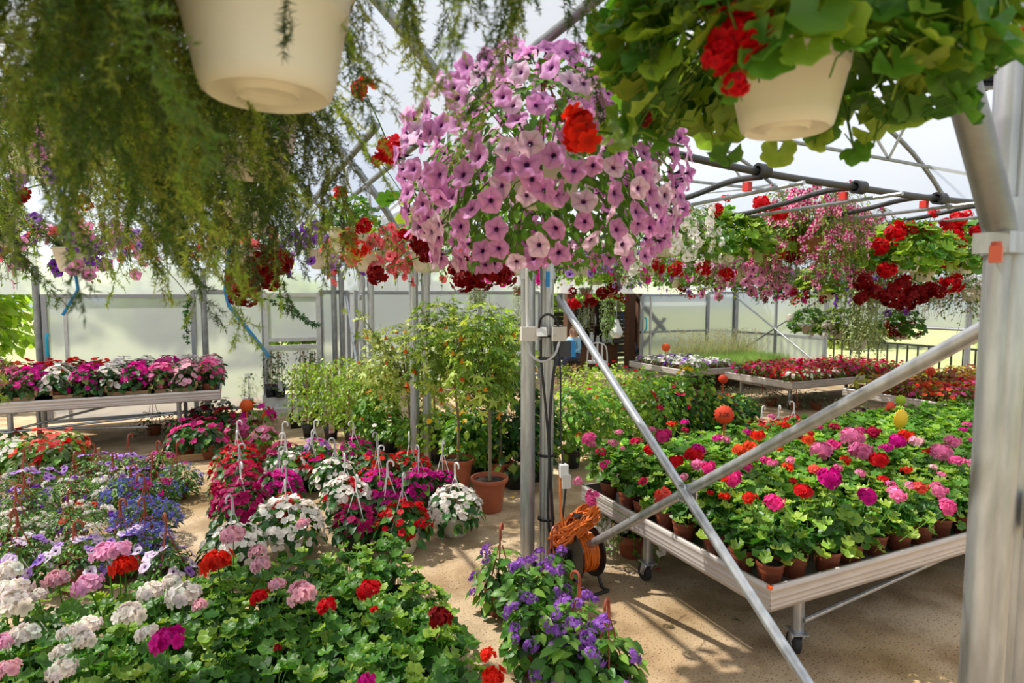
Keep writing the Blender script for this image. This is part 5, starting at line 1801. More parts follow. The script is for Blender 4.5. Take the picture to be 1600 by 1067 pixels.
# ---- staked climbers in square black pots
def climber(p, label, h, seed=0, tag=None, pots=1, dense=150, w_=.15, col=GREEN_Y, group='staked climbers in black pots'):
    t = thing('staked_climber', label, 'potted plant', p, 0, group)
    r = np.random.default_rng(seed)
    obj('pot', pot_mesh('square', .085, .2, BLACKP), t)
    obj('soil', soil_mesh(.07), t, Matrix.Translation((0, 0, .185)))
    for k in range(3):
        a = k * 2.1 + seed
        b = Bag(); b.tube([(.05 * math.cos(a), .05 * math.sin(a), .17), (.03 * math.cos(a), .03 * math.sin(a), h)], .006, 5, (1, 1, 1))
        obj('cane', solid('cane', b, CANE), t)
    z = r.uniform(.2, 1.02, dense) * h
    a = r.uniform(0, 2 * PI, dense)
    rad = w_ * np.sqrt(r.random(dense)) * (1.05 - .3 * np.abs(z / h - .6))
    P = np.stack([rad * np.cos(a), rad * np.sin(a), z], 1)
    b = Bag()
    b.scatter(OVATE_W, leaf_frames(P, unit(P * [1, 1, 0] + [0, 0, .02]), .05, r, .7, .6), jitter(col, dense, r, .15, .4), 0)
    s = np.stack([.05 * np.cos(np.linspace(0, 14, 40)), .05 * np.sin(np.linspace(0, 14, 40)), np.linspace(.18, h, 40)], 1)
    b.tube(s, .003, 3, lin('5a5a2a'), 0)
    obj('foliage', b.build('foliage'), t, kind='stuff')
    if tag:
        b = Bag(); b.box((-.035, -.095, .1), (.035, -.09, .27)); obj('plant_label', solid('plant_label', b, tag), t, label='printed plant label')
    return t


CL = [(483, 682, None, 'front row, first from left'), (517, 686, TAGPR, 'front row with a pink label'), (549, 690, TAGPR, 'front row, third from left'), (580, 690, None, 'front row, fourth from left'), (612, 690, None, 'front row, rightmost'),
      (495, 662, None, 'back row, first from left'), (530, 664, None, 'back row, second from left'), (565, 664, None, 'back row, third from left'), (600, 664, None, 'back row, rightmost')]
for k, (px, py, tg, lab) in enumerate(CL):
    p = at(px, py, 0)
    climber((p.x, p.y, 0), 'yellow-green staked climber on the sandy floor, ' + lab, .98 - .05 * (k % 3), k, tg, dense=460, w_=.26)
p = at(462, 668, 0)
climber((p.x, p.y, 0), 'staked climber with a white stake label at the aisle corner of the climbers', .85, 12, WHITE, dense=170, w_=.2)
for k, (px, py, tg, lab) in enumerate(((423, 613, None, 'left pot of the left pair'), (437, 613, GREYP, 'right pot of the left pair'), (474, 605, TAGPU, 'left pot of the right pair'), (489, 603, TAGPU, 'right pot of the right pair'))):
    p = aty(px, py, yl - .25)
    climber((p.x, p.y - .08 * (k % 2), .262), 'dark staked climber on the white door sill, ' + lab, .72, 30 + k, tg, dense=120, w_=.13, col=lin('4d6634'), group='staked climbers on the door sill')
p = at(388, 642, 0)
climber((p.x, p.y, 0), 'thin staked climber left of the white door', .62, 41, None, dense=70, w_=.14, col=lin('8fa35a'))


# ---- maple-leaved shrubs (standards) in terracotta planters
def maple(p, label, trunk_h, crown, cr, seed, nleaf=90, potR=.165, potH=.3, var=False, parts=True, extra=()):
    t = thing('potted_maple_shrub', label, 'potted shrub', p, 0, 'maple-leaved shrubs in planters')
    add_pot(t, 'urn', potR, potH, TERRA)
    r = np.random.default_rng(seed)
    b = Bag()
    top = np.array([crown[0] * .2, crown[1] * .2, trunk_h])
    b.tube(curve_pts([(0, 0, potH * .8), (.01, .01, trunk_h * .6), top], 10), .018, 8, (1, 1, 1), r1=.012)
    obj('trunk', solid('trunk', b, BARK, True), t)
    c = np.array(crown)
    P, D = dome(nleaf, 1, 1, r, -.85, (.45, 1.0))
    P = P * np.array(cr) + c
    for q in extra:
        m = int(nleaf * .12)
        u = np.linspace(.3, 1, m)[:, None]
        P = np.concatenate([P, c + (np.array(q) - c) * u + r.normal(0, .05, (m, 3))]); D = np.concatenate([D, unit(r.normal(0, 1, (m, 3)))])
    b = Bag()
    for q in P[::4]:
        b.tube(curve_pts([top, (top + q) / 2 + [0, 0, .05], q], 6), .005, 4, lin('7d7a45'), 0, r1=.002)
    obj('branches', b.build('branches'), t, kind='stuff')
    M = leaf_frames(P, unit(D), .095, r, .75, .6)
    tones = [lin('b8cf56'), lin('9cbc46'), lin('cfd868'), lin('7fa83e')] if not var else [VARIEG, lin('aebf5f'), lin('d2d68c'), lin('7f9a3e')]
    ms = []
    for i, c_ in enumerate(tones):
        def make(c_=c_):
            bb = Bag(); bb.add(PALM[0], PALM[1], PALM[2] * np.array(c_), 0)
            bb.tube([(0, 0, 0), (0, -.4, .05), (0, -.8, .3)], .025, 3, lin('8f9a4a'), 0)
            return bb.build('leaf')
        ms.append(cached(('maple', i, var), make))
    if parts:
        for m in M[:270]: obj('leaf', ms[int(r.integers(4))], t, m)
    else:
        b = Bag()
        cc = np.array(tones)[r.integers(0, 4, len(M))]
        b.scatter(PALM, M, cc, 0)
        obj('foliage', b.build('foliage'), t, kind='stuff')
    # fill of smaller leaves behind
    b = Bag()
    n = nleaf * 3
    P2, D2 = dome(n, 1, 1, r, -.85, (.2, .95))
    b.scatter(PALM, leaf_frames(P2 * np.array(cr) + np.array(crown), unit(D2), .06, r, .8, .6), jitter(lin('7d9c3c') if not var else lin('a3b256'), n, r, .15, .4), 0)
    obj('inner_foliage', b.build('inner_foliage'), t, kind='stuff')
    fb = [flower_mesh('bell', 0, rim=lin('e8a02c')), flower_mesh('bell', 1, rim=lin('ea6a2c'))]
    for q in P[5::14]:
        obj('flower', fb[int(r.integers(2))], t, Matrix.Translation(q + [0, 0, -.06]) @ Matrix.Scale(.04, 4))
    return t


p = at(765, 797, 0)
maple((p.x, p.y, 0), 'front maple-leaved standard with bare trunk in a terracotta planter by the aisle', 1.1, (-.02, .05, 1.32), (.34, .32, .56), 1, 200)
p = at(716, 762, 0)
maple((p.x, p.y, 0), 'maple-leaved standard in the second terracotta planter beside the busy lizzies', 1.05, (-.15, 0, 1.4), (.40, .34, .52), 2, 180)
p = at(782, 757, 0)
maple((p.x, p.y, 0), 'maple-leaved shrub in a terracotta planter behind the front one', 1.0, (.12, .1, 1.25), (.34, .32, .56), 3, 150, potR=.13, potH=.24)
p = at(640, 712, 0)
maple((p.x, p.y, 0), 'variegated maple-leaved shrub reaching up left behind the first far post', .8, (-.12, 0, 1.05), (.46, .40, .55), 4, 190, var=True, potR=.15, potH=.26, extra=((-.62, -.1, 1.75), (-.45, 0, 1.45)))
p = at(575, 702, 0)
maple((p.x + .2, p.y + .6, 0), 'low variegated flowering shrub between climbers and the first far post', .5, (0, 0, .7), (.42, .4, .45), 5, 90, var=True, potR=.13, potH=.24, parts=False)
p = at(690, 700, 0)
maple((p.x, p.y + .3, 0), 'yellow-flowered variegated shrub right of the first far post', .6, (0, 0, .85), (.38, .36, .6), 6, 100, var=True, potR=.13, potH=.24, parts=False)

SH = [  # px, base y, top y, width, colours, label
    (805, 762, 575, 80, [], GREEN_D, 'tall dark big-leaved shrub just left of the middle post'),
    (838, 750, 600, 60, [], GREEN_D, 'dark shrub hidden behind the middle posts'),
    (745, 735, 620, 70, [], GREEN_D, 'dark green shrub behind the terracotta planters'),
    (700, 712, 640, 60, ['white', 'yellow'], GREEN, 'low white flowering shrub behind the second planter'),
    (735, 748, 640, 76, ['yellow'], GREEN, 'yellow-flowered green shrub between both standards'),
    (682, 722, 630, 70, ['yellow', 'orange'], GREEN_Y, 'yellow and orange flowered shrub at the foot of the paired far posts'),
    (772, 742, 640, 66, [], GREEN_D, 'dark leafy shrub behind the front terracotta planter'),
    (590, 700, 610, 60, ['orange', 'rose'], GREEN, 'bushy shrub with orange and pink flowers left of the first far post'),
    (655, 715, 650, 70, ['white', 'palepink'], GREEN, 'loose white flowering plant at the foot of the first far post'),
    (610, 705, 655, 60, ['white'], GREEN, 'loose white flowering plant behind the scarlet busy lizzie'),
    (893, 730, 600, 74, [], GREEN, 'leafy green shrub right of the middle post beside the bench corner'),
    (935, 718, 598, 84, [], GREEN, 'leafy green climbing shrub behind the far corner of the long bench'),
    (975, 706, 578, 84, ['red'], GREEN_Y, 'yellow-green shrub with tiny red flowers under the far brace'),
    (1010, 700, 585, 90, ['crimson'], GREEN, 'mid green shrub with dark red flowers behind the long bench'),
    (1082, 690, 562, 62, ['yellow'], GREEN, 'tall narrow shrub with yellow daisies before the pansy bench'),
    (1050, 692, 600, 70, ['crimson'], GREEN_D, 'darker shrub left of the yellow-flowered one'),
    (1112, 690, 610, 60, ['coral'], GREEN_D, 'shrub with coral flowers right of the yellow-flowered one'),
    (905, 684, 575, 70, [], GREEN_Y, 'yellow-green shrub in the back row nearest the boxes'),
    (955, 668, 565, 76, ['red'], GREEN_Y, 'yellow-green shrub in the back row before the kiosk'),
    (1010, 662, 572, 80, ['red', 'rose'], GREEN, 'green shrub in the back row left of the pansy bench'),
    (1150, 676, 615, 56, ['coral', 'red'], GREEN_D, 'dark shrub with red flowers behind the round orange price sign'),
    (1045, 655, 585, 66, [], GREEN, 'green shrub in the back row under the pansy bench corner'),
]
for k, (px, by, ty, w_, cols, col, lab) in enumerate(SH):
    p = at(px, by, 0)
    d = pix(p)[2]
    H = (by - ty) * d / FPX
    R = w_ / 2 * d / FPX * 1.2
    plain_plant((p.x, p.y, 0), lab, 'shrubs in pots around the middle post', R, (H - .2) * .62, col, [FC[c] for c in cols], 12 if cols else 0, .035, pot='black', potR=.11, potH=.2, leaf=OVATE_W, nleaf=460, lsize=.085 if col is not GREEN_Y else .06,
                seed=k, name='potted_shrub', z0=.2 + (H - .2) * .38, zlo=-.75, cat='potted shrub', col2=GREEN_Y, mix=.25)

# ---- heliotropes beside the cable reel
HEL = [flower_mesh('cluster', s + 80, rim=FC['purple'], n=22) for s in range(3)]
for k, (px, py, w_, hk, lab) in enumerate(((782, 896, 84, 1, 'furthest left, smaller and paler'), (828, 925, 88, 0, 'left of the reel, second row'), (862, 900, 72, 1, 'at the foot of the middle post'),
                                           (838, 978, 96, 0, 'in the middle at the aisle side'), (905, 985, 100, 1, 'in the middle below the reel'), (890, 1040, 96, 0, 'nearest the camera at the aisle side'), (950, 1028, 96, 1, 'nearest the camera with hanger toward the bench'))):
    p = at(px, py, .24)
    d = pix(p)[2]
    R = w_ / 2 * d / FPX
    t = thing('heliotrope', 'purple flowering heliotrope in a brown pot, ' + lab, 'potted plant', (p.x, p.y, 0), 0, 'heliotropes beside the cable reel')
    add_pot(t, 'pot', .1, .16, BROWNPOT, HOOKBR if hk else None, .4)
    r = np.random.default_rng(k)
    gm = [cached(('hel', i), lambda c_=c_: Bag().add(OVATE_W[0], OVATE_W[1], OVATE_W[2] * np.array(c_), 0).build('leaf')) for i, c_ in enumerate((lin('5f8f33'), lin('48792c'), lin('7fa543')))]
    P, D = dome(95, R, .22, r, -.35, (.6, 1.05))
    for m in leaf_frames(P + [0, 0, .16], D, .075, r, .35, .5): obj('leaf', gm[int(r.integers(3))], t, m)
    obj('foliage', dome_foliage(('helc',), OVATE_W, 120, R * .85, .19, .14, .06, lin('3d6a28'), k % 3, -.4, 20), t, kind='stuff')
    P, D = dome(12 if k else 8, R * 1.05, .25, r, -.1, (.95, 1.08))
    add_flowers(t, HEL, flower_frames(P + [0, 0, .17], D, .042, r, .6), 'flower_cluster')
p = at(985, 868, .0)
t = trailing_basket((p.x, p.y, .0), 'white petunia in a brown pot on the floor under the bench edge', [(PETWH, 60, .045)], 60, 10, .22, .12, .26, R=.1, pot=BROWNPOT, seed=77, hang=False, name='bedding_plant', cat='potted plant')

# ---- behind the long bench
for k, (px, py, w_, lab) in enumerate(((1190, 664, 56, 'left of three'), (1216, 662, 50, 'middle of three'), (1240, 656, 50, 'right of three'))):
    q = at(px, py, .36)
    busy_lizzie((q.x, q.y, 0), 'red', 'red busy lizzie with white hanger behind the long bench, ' + lab, 'busy lizzies behind the long bench', R=.24, pot='black', hook=WHITE, nfl=26, seed=k, fsize=.035)
for k, (px, py, w_, col, lab, ls) in enumerate(((1310, 648, 60, DARKPURPLE, 'dark purple leafy plant behind the long bench, left of three', .08), (1345, 646, 62, DARKPURPLE, 'dark purple leafy plant behind the long bench, middle of three', .08), (1378, 652, 60, DARKPURPLE, 'dark purple leafy plant behind the long bench, right of three', .09),
                                                (1330, 628, 60, lin('a9ad78'), 'cream variegated plant before the coleus bench', .06), (1430, 682, 60, lin('3c3040'), 'broad purple-leaved plant in front of the parsley-green ones', .22),
                                                (1465, 662, 60, lin('3f6a26'), 'fine green leafy plant below the coleus bench, left of two', .04), (1500, 664, 60, lin('3f6a26'), 'fine green leafy plant below the coleus bench, right of two', .04))):
    q = at(px, py, .34)
    d = pix(q)[2]
    plain_plant((q.x, q.y, 0), lab, 'foliage plants behind the long bench', w_ / 2 * d / FPX, .24, col, seed=k, leaf=OVATE, nleaf=140 if ls < .2 else 16, lsize=ls, z0=.2, col2=col, mix=.0, pot='brown', potR=.09)
for k, (px, py) in enumerate(((1140, 632), (1172, 636), (1205, 634), (1240, 640), (1275, 640), (1095, 640))):
    p = at(px, py, 0)
    plain_plant((p.x, p.y, 0), 'small grey-green trailing plant on the floor under the crimson bench, %s from the left' % ORD[(1, 2, 3, 4, 5, 0)[k]], 'small trailing plants under the crimson bench', .2, .2, lin('6d7a55'), seed=k, leaf=SMALL, nleaf=120, lsize=.05, z0=.16, zlo=-.7, potR=.1)

# ---- bedding on the far benches
def flat_of(name, label, p, n_x, n_y, sx, sy, h, col, cols, nfl, fs, leaf, ls, group, seed, cat='potted plant', kinds=None):
    k = 0
    for j in range(n_y):
        for i in range(n_x):
            c = cols[(i * 3 + j * 5 + seed) % len(cols)] if cols else None
            lab = label % (CN.get(c, ''), ORD[j], ORD[i]) if cols else label % (ORD[j], ORD[i])
            plain_plant((p[0] + i * sx, p[1] + j * sy, p[2]), lab, group, sx * .62, h, col[(i + j) % len(col)], [FC[c]] * 2 if c else (), nfl if c else 0, fs, seed=k, leaf=leaf, nleaf=60, lsize=ls, potR=min(sx, sy) * .4, potH=.1, z0=.1, name=name, up=.6)
            k += 1


flat_of('busy_lizzie', '%s busy lizzie on the crimson bench, %s row back, %s from the left', (8.25, 6.98, .44), 11, 6, .27, .22, .16, [GREEN], ['crimson', 'red', 'hotpink', 'crimson', 'crimson', 'hotpink', 'red'], 22, .032, OVATE, .05, 'busy lizzies on the crimson bench', 1)
for k in range(4):
    x = 8.2 + .35 * k
    plain_plant((x, 6.93, .47), 'white bedding plant at the front rim of the crimson bench, %s from the left' % ORD[k], 'white bedding on the crimson bench', .12, .1, GREEN, [FC['white']], 16, .03, seed=k, leaf=SMALL, nleaf=50, lsize=.04, potR=.06, potH=.08)
flat_of('busy_lizzie', '%s busy lizzie on the coleus bench, %s row back, %s from the left', (8.45, 4.72, .44), 11, 3, .27, .24, .14, [GREEN_Y, GREEN], ['orange', 'scarlet', 'coral', 'crimson', 'orange', 'rose', 'scarlet'], 18, .034, OVATE, .05, 'busy lizzies on the coleus bench', 2)
flat_of('coleus', 'bronze and lime coleus on its bench, %s row back, %s from the left', (8.6, 5.45, .44), 10, 3, .29, .24, .22, [lin('8a4a2a'), lin('a8602c'), lin('b5b03c'), lin('7a2f2a')], None, 0, 0, OVATE_W, .08, 'coleus on the coleus bench', 3)
flat_of('pansy', '%s pansy on the far bench, %s row back, %s from the left', (7.72, 8.9, .44), 6, 7, .2, .22, .10, [lin('6c8a5a')], ['white', 'white', 'violet', 'white', 'lilac', 'white'], 12, .032, SMALL, .05, 'pansies on the far bench', 4)
GRASSL = tpl([(-.022, 0, 0), (.022, 0, 0), (0.03, 1, .2)], [(0, 1, 2)], np.ones((3, 3)))


def grass_tray(p, lx, ly, h, n, col, label, seed, airy=False):
    t = thing('seedling_tray', label, 'seedling tray', p, 0, 'trays on the far bench')
    b = Bag(); b.box((0, 0, 0), (lx, ly, .05)); obj('tray', solid('tray', b, BLACKP), t)
    r = np.random.default_rng(seed)
    P = np.stack([r.uniform(0, lx, n), r.uniform(0, ly, n), np.full(n, .04)], 1)
    Y = np.array([0, 0, 1.0]) + r.normal(0, .22, (n, 3))
    b = Bag(); b.scatter(GRASSL, frames(P, r.normal(0, 1, (n, 3)), Y, h * r.uniform(.6, 1.1, n)), jitter(col, n, r, .12, .35), 0)
    if airy:
        Q = P + unit(Y) * h * r.uniform(.6, 1.1, (n, 1))
        b.scatter(FSTAR, frames(Q, r.normal(0, 1, (n, 3)) + [0, 0, .6], r.normal(0, 1, (n, 3)), .02), jitter(lin('e8e3b0'), n, r, .1, .2), 1)
    obj('seedlings', b.build('seedlings'), t, kind='stuff')


for j in range(2):
    for i in range(3):
        grass_tray((8.75 + i * .66, 9.02 + j * .62, .44), .62, .58, .22, 1500, lin('8aa856'), 'tray of even green seedlings on the far bench, %s row, %s from the left' % (ORD[j], ORD[i]), i + 3 * j)
for i in range(4):
    grass_tray((9.0 + i * .6, 10.55, .0), .5, .4, .98, 380, lin('cfd3a4'), 'tall airy pale grasses behind the seedling bench, clump %s from the left' % ORD[i], 20 + i, True)

# ================================================================== CABLE REEL, BOXES, CABLES
p = at(905, 914, 0)
t = thing('cable_reel', 'black cable reel on a tube stand with messy orange cable piled on top', 'cable reel', (p.x, p.y, 0), math.radians(5))
ax = Matrix.Rotation(PI / 2, 4, 'Y')
for x in (-.085, .085):
    b = Bag(); b.lathe([(0, -.006), (.165, -.006), (.172, 0), (.165, .006), (0, .006)], 30)
    obj('drum_disc', solid('drum_disc', b, BLACKP, True), t, Matrix.Translation((x, 0, .225)) @ ax)
b = Bag(); b.lathe([(.03, -.115), (.03, .115)], 12); obj('axle', solid('axle', b, BLACKP, True), t, Matrix.Translation((0, 0, .225)) @ ax)
b = Bag()
r = np.random.default_rng(4)
th = np.linspace(0, 2 * PI * 34, 700)
rad = .12 + .006 * np.sin(th * .37) + .004 * r.normal(0, 1, 700)
b.tube(np.stack([-.07 + .14 * (.5 + .5 * np.sin(th / 21)), rad * np.cos(th), .225 + rad * np.sin(th)], 1), .0065, 5, (1, 1, 1))
obj('wound_cable', solid('wound_cable', b, ORANGE, True), t)
b = Bag()
pts = []
for k in range(26):
    n = 12
    a = np.linspace(0, 2 * PI, n, endpoint=False)
    ph = r.uniform(0, 6)
    rx, ry = r.uniform(.10, .20), r.uniform(.04, .085)
    cx_, cz = r.uniform(-.05, .03), r.uniform(.385, .46)
    pts.append(np.stack([cx_ + rx * np.cos(a), ry * np.sin(a + ph * .1) + r.normal(0, .012, n), cz + .018 * np.sin(a * 2 + ph) + .012 * r.normal(0, 1, n) + .05 * np.cos(a)], 1))
b.tube(curve_pts(list(np.concatenate(pts)), 26 * 12 * 3), .0068, 5, (1, 1, 1))
obj('loose_cable', solid('loose_cable', b, ORANGE, True), t)
for s in (-1, 1):
    b = Bag(); b.tube(curve_pts([(s * .105, -.17, .012), (s * .105, -.1, .012), (s * .105, -.03, .15), (s * .105, 0, .24), (s * .105, .03, .15), (s * .105, .12, .012), (s * .105, .17, .012)], 30), .010, 8, (1, 1, 1), caps=True)
    obj('stand_leg', solid('stand_leg', b, BLACKP, True), t)
b = Bag(); b.tube([(-.105, -.17, .012), (.105, -.17, .012)], .010, 8, (1, 1, 1)); obj('stand_bar', solid('stand_bar', b, BLACKP, True), t)
b = Bag(); b.box((-.06, -.03, -.012), (.06, .03, .012)); obj('plug_socket', solid('plug_socket', b, BLACKP), t, Matrix.Translation((.0, -.03, .47)) @ Matrix.Rotation(.3, 4, 'Y'))
b = Bag(); b.lathe([(0, .002), (.035, .002), (.03, -.012), (0, -.012)], 16); obj('orange_knob', solid('orange_knob', b, ORANGE, True), t, Matrix.Translation((-.075, 0, .33)) @ ax)

PY = 3.62


def facing_box(name, label, px0, py0, px1, py1, d, depth, mat, cat, extra=None):
    """A box on the posts, front towards the aisle (-Y)."""
    a = atd(px0, py0, d); c = atd(px1, py1, d)
    w_, h = (c - a).length_squared ** .5, 0
    w_ = abs(px1 - px0) / FPX * d; h = abs(py1 - py0) / FPX * d
    ctr = (a + c) / 2
    t = thing(name, label, cat, tuple(ctr), math.radians(-14))
    b = Bag(); b.box((-w_ / 2, -depth / 2, -h / 2), (w_ / 2, depth / 2, h / 2)); obj('housing', solid('housing', b, mat), t)
    b = Bag(); b.box((-w_ / 2 - .002, -depth / 2 - .006, -h / 2 - .002), (w_ / 2 + .002, -depth / 2 + .004, h / 2 + .002)); obj('lid', solid('lid', b, mat), t)
    if extra: extra(t, w_, h, depth)
    return t


def sw(t, w_, h, depth):
    b = Bag(); b.box((-.02, -.012, -.02), (.05, -.006, .045)); obj('flap', solid('flap', b, WHITE), t, Matrix.Translation((w_ / 2 + .01, -depth / 2 - .01, 0)) @ Matrix.Rotation(-.5, 4, 'X'), label='tilted white socket flap')


def knob(t, w_, h, depth):
    b = Bag(); b.lathe([(0, 0), (.009, 0), (.009, .01), (0, .01)], 10); obj('gland', solid('gland', b, GREYP, True), t, Matrix.Translation((-w_ * .38, -depth / 2 - .012, -h * .05)) @ Matrix.Rotation(-PI / 2, 4, 'X'))


def stripe(t, w_, h, depth):
    b = Bag(); b.box((w_ * .22, -depth / 2 - .009, -h / 2 - .003), (w_ / 2 + .004, depth / 2 + .002, h / 2 + .003)); obj('blue_end', solid('blue_end', b, BLUE), t)


facing_box('junction_box', 'pale cable box with a tilted socket flap on the left middle post', 814, 511, 838, 532, 3.98, .07, BOXGREY, 'cable box', sw)
facing_box('junction_box', 'pale square cable box on the right middle post', 862, 511, 883, 532, 4.0, .06, BOXGREY, 'cable box', knob)
facing_box('control_box', 'charcoal control box with a bright blue end on the right middle post', 872, 533, 896, 556, 4.06, .07, BOXDARK, 'control box', stripe)
facing_box('power_socket', 'small white socket hanging on its cable beside the right middle post', 874, 725, 886, 744, 3.95, .05, WHITE, 'socket')
facing_box('power_adapter', 'pale power adapter under the white socket', 877, 741, 890, 761, 3.95, .05, BOXGREY, 'adapter')
for name, lab, pts, r_, mat in (
        ('power_cable', 'orange cable running down from the socket to the cable reel', [(875, 742, 3.95), (876, 790, 3.92), (881, 840, 3.85), (884, 862, 3.8)], .007, ORANGE),
        ('power_cable', 'thin black cable hanging from the adapter down to the floor', [(884, 760, 3.95), (880, 800, 3.93), (872, 848, 3.9), (868, 885, 3.9)], .007, BLACKP),
        ('power_cable', 'black cable from the control box down to the white socket', [(875, 556, 4.02), (876, 600, 4.0), (876, 680, 3.97), (880, 728, 3.95)], .006, BLACKP),
        ('power_cable', 'black cable strapped along the right middle post', [(866, 532, 3.98), (868, 560, 3.98), (862, 610, 3.98), (858, 690, 3.98), (862, 780, 3.98), (866, 860, 3.98)], .010, BLACKP),
        ('power_cable', 'second black cable running down between the middle posts', [(845, 530, 3.96), (846, 570, 3.96), (853, 640, 3.97), (858, 720, 3.97), (856, 800, 3.97), (862, 868, 3.97)], .008, BLACKP),
        ('power_cable', 'grey cable looping between both boxes below', [(824, 532, 3.96), (830, 555, 3.93), (848, 565, 3.92), (866, 555, 3.93), (874, 534, 3.96)], .008, GREYP),
        ('power_cable', 'black cable arching over between both boxes', [(842, 513, 3.96), (845, 498, 3.92), (855, 491, 3.92), (866, 496, 3.94), (873, 511, 3.97)], .009, BLACKP),
        ('power_cable', 'white cable running up the left middle post', [(824, 511, 3.96), (823, 470, 3.97), (823, 420, 3.97), (824, 380, 3.98)], .007, WHITE),
        ('power_cable', 'pale cable with a blue connector running up between the posts', [(858, 500, 3.97), (856, 470, 3.97), (855, 430, 3.97), (855, 390, 3.97)], .006, GREYP)):
    C = [atd(*q) for q in pts]
    t = thing(name, lab, 'cable', tuple(C[0]))
    b = Bag(); b.tube(curve_pts([c - C[0] for c in C], 24), r_, 6, (1, 1, 1), caps=True); obj('cable', solid('cable', b, mat, True), t)
    if 'blue' in lab:
        b = Bag(); b.lathe([(.0, -.05), (.014, -.05), (.014, .05), (0, .05)], 10); obj('connector', solid('connector', b, BLUE, True), t, Matrix.Translation(atd(856, 436, 3.97) - C[0]), label='blue connector')
    if 'strapped' in lab:
        for z in (1.62, 1.47, .8, .35):
            b = Bag(); b.lathe([(.056, -.008), (.06, -.008), (.06, .008), (.056, .008)], 18); obj('cable_tie', solid('cable_tie', b, BLACKP, True), t, Matrix.Translation(Vector((XR, PY, z)) - C[0]))

# flood light beside the near post and the orange clip on the arch foot
p = atd(1531, 98, 1.75)
t = thing('flood_light', 'black finned flood light with a pale frame beside the near post', 'lamp', tuple(p), math.radians(-30))
b = Bag(); b.box((-.035, -.02, -.075), (.035, .02, .075)); obj('housing', solid('housing', b, BLACKP), t)
b = Bag()
for a, c in (((-.042, -.025, -.082), (.042, -.015, -.074)), ((-.042, -.025, .074), (.042, -.015, .082)), ((-.042, -.025, -.082), (-.036, -.015, .082)), ((.036, -.025, -.082), (.042, -.015, .082))): b.box(a, c)
obj('frame', solid('frame', b, GREYP), t, kind='stuff')
b = Bag(); b.tube([Vector((0, 0, 0)), Matrix.Rotation(math.radians(30), 3, 'Z') @ (Vector((XL, .885, p.z)) - Vector(p))], .012, 8, (1, 1, 1)); obj('arm', solid('arm', b, GALVD, True), t)
for k in range(5):
    b = Bag(); b.box((-.03, -.028, -.06 + k * .028), (.03, -.02, -.05 + k * .028)); obj('fin', solid('fin', b, BLACKP), t)
p = aty(1556, 398, .812)
t = thing('plastic_clip', 'orange-red plastic clip on the foot of the near roof arch', 'clip', tuple(p), .4)
b = Bag(); b.box((-.02, -.012, -.018), (.022, .012, .02)); b.lathe([(0, 0), (.012, 0), (.012, .03), (0, .03)], 6)
obj('clip_body', solid('clip_body', b, plain('orange_red_plastic', (.72, .13, .06), .45)), t)

# ================================================================== PRICE SIGNS
tag_sign('price_sign', 'orange toothed price card with black writing over the long bench', tuple(at(1130, 700, .72)), .26, .078, SIGNRED, 16, '3,00')
t = tag_sign('price_sign', 'yellow toothed price card turned sideways over the long bench', tuple(at(1405, 695, .74)), .20, .085, SIGNYE, 16)
t.rotation_euler.z += .95
t = tag_sign('price_sign', 'red-orange toothed price card turned sideways by the purple leaves', (*at(1390, 640, .8)[:2], 0), .80, .085, SIGNRED, 18)
t.rotation_euler.z += 1.0
tag_sign('price_sign', 'lime green round price card on a stick before the coleus bench', (*at(1407, 625, .75)[:2], 0), .75, .06, SIGNGR, 14)
tag_sign('price_sign', 'orange round price card with writing standing in the coleus', tuple(at(1452, 612, .5)), .30, .065, SIGNRED, 16, '1,50')
tag_sign('price_sign', 'small orange round price card by the crimson bench corner', (*at(1130, 592, .72)[:2], 0), .72, .07, SIGNRED, 16)
tag_sign('price_sign', 'orange disc price card on a slanted stick in the pansies', tuple(at(1040, 566, .55)), .30, .09, SIGNOR, 16)
tag_sign('price_sign', 'blank orange price card standing by the magenta busy lizzies at the left', tuple(at(386, 668, .12)), .30, .085, SIGNOR, 4, None, None, .004, True)

# hangers hooked over the bench rims
for k, (px, py, z, lab) in enumerate(((1380, 622, .5, 'coleus bench rim, first from left'), (1416, 628, .5, 'coleus bench rim, second from left'), (1443, 632, .5, 'coleus bench rim, third from left'), (1485, 638, .5, 'coleus bench rim, fourth from left'),
                                      (1193, 596, .5, 'crimson bench rim, left of three'), (1214, 598, .5, 'crimson bench rim, middle of three'), (1246, 603, .5, 'crimson bench rim, right of three'))):
    p = at(px, py - 8, z)
    t = thing('pot_hanger', 'red-brown pot hanger hooked over the ' + lab, 'pot hanger', (p.x - .03, p.y, z - .36), 0, 'hangers on the far bench rims')
    obj('hanger', hook_mesh(.06, .42, HOOKBR, 3), t)

# ================================================================== OUTSIDE: KIOSK, PERSON, RAILING, TREES
t = thing('timber_kiosk', 'brown timber kiosk with dark back boards beyond the open end', 'kiosk', (7.7, 13.0, 0))
for x, y in ((1.62, -.1), (-.2, 2.2), (3.6, 2.2), (-.2, -.1)):
    b = Bag(); b.box((x - .10, y - .10, 0), (x + .10, y + .10, 2.7)); obj('timber_post', solid('timber_post', b, BROWNWOOD), t)
for k in range(11):
    b = Bag(); b.box((-.2, 2.25, .02 + k * .125), (3.6, 2.29, .135 + k * .125)); obj('back_board', solid('back_board', b, DARKWOOD), t)
b = Bag(); b.box((-.4, -.2, 2.7), (3.8, -.04, 2.86)); obj('front_beam', solid('front_beam', b, BROWNWOOD), t)
b = Bag(); b.box((-.5, -.4, 2.86), (3.9, 2.5, 2.92)); obj('roof', solid('roof', b, DARKWOOD), t)
b = Bag(); b.tube([(1.68, -.08, 1.95), (2.75, -.08, .95)], .075, 4, (1, 1, 1), caps=True); obj('timber_brace', solid('timber_brace', b, BROWNWOOD), t)
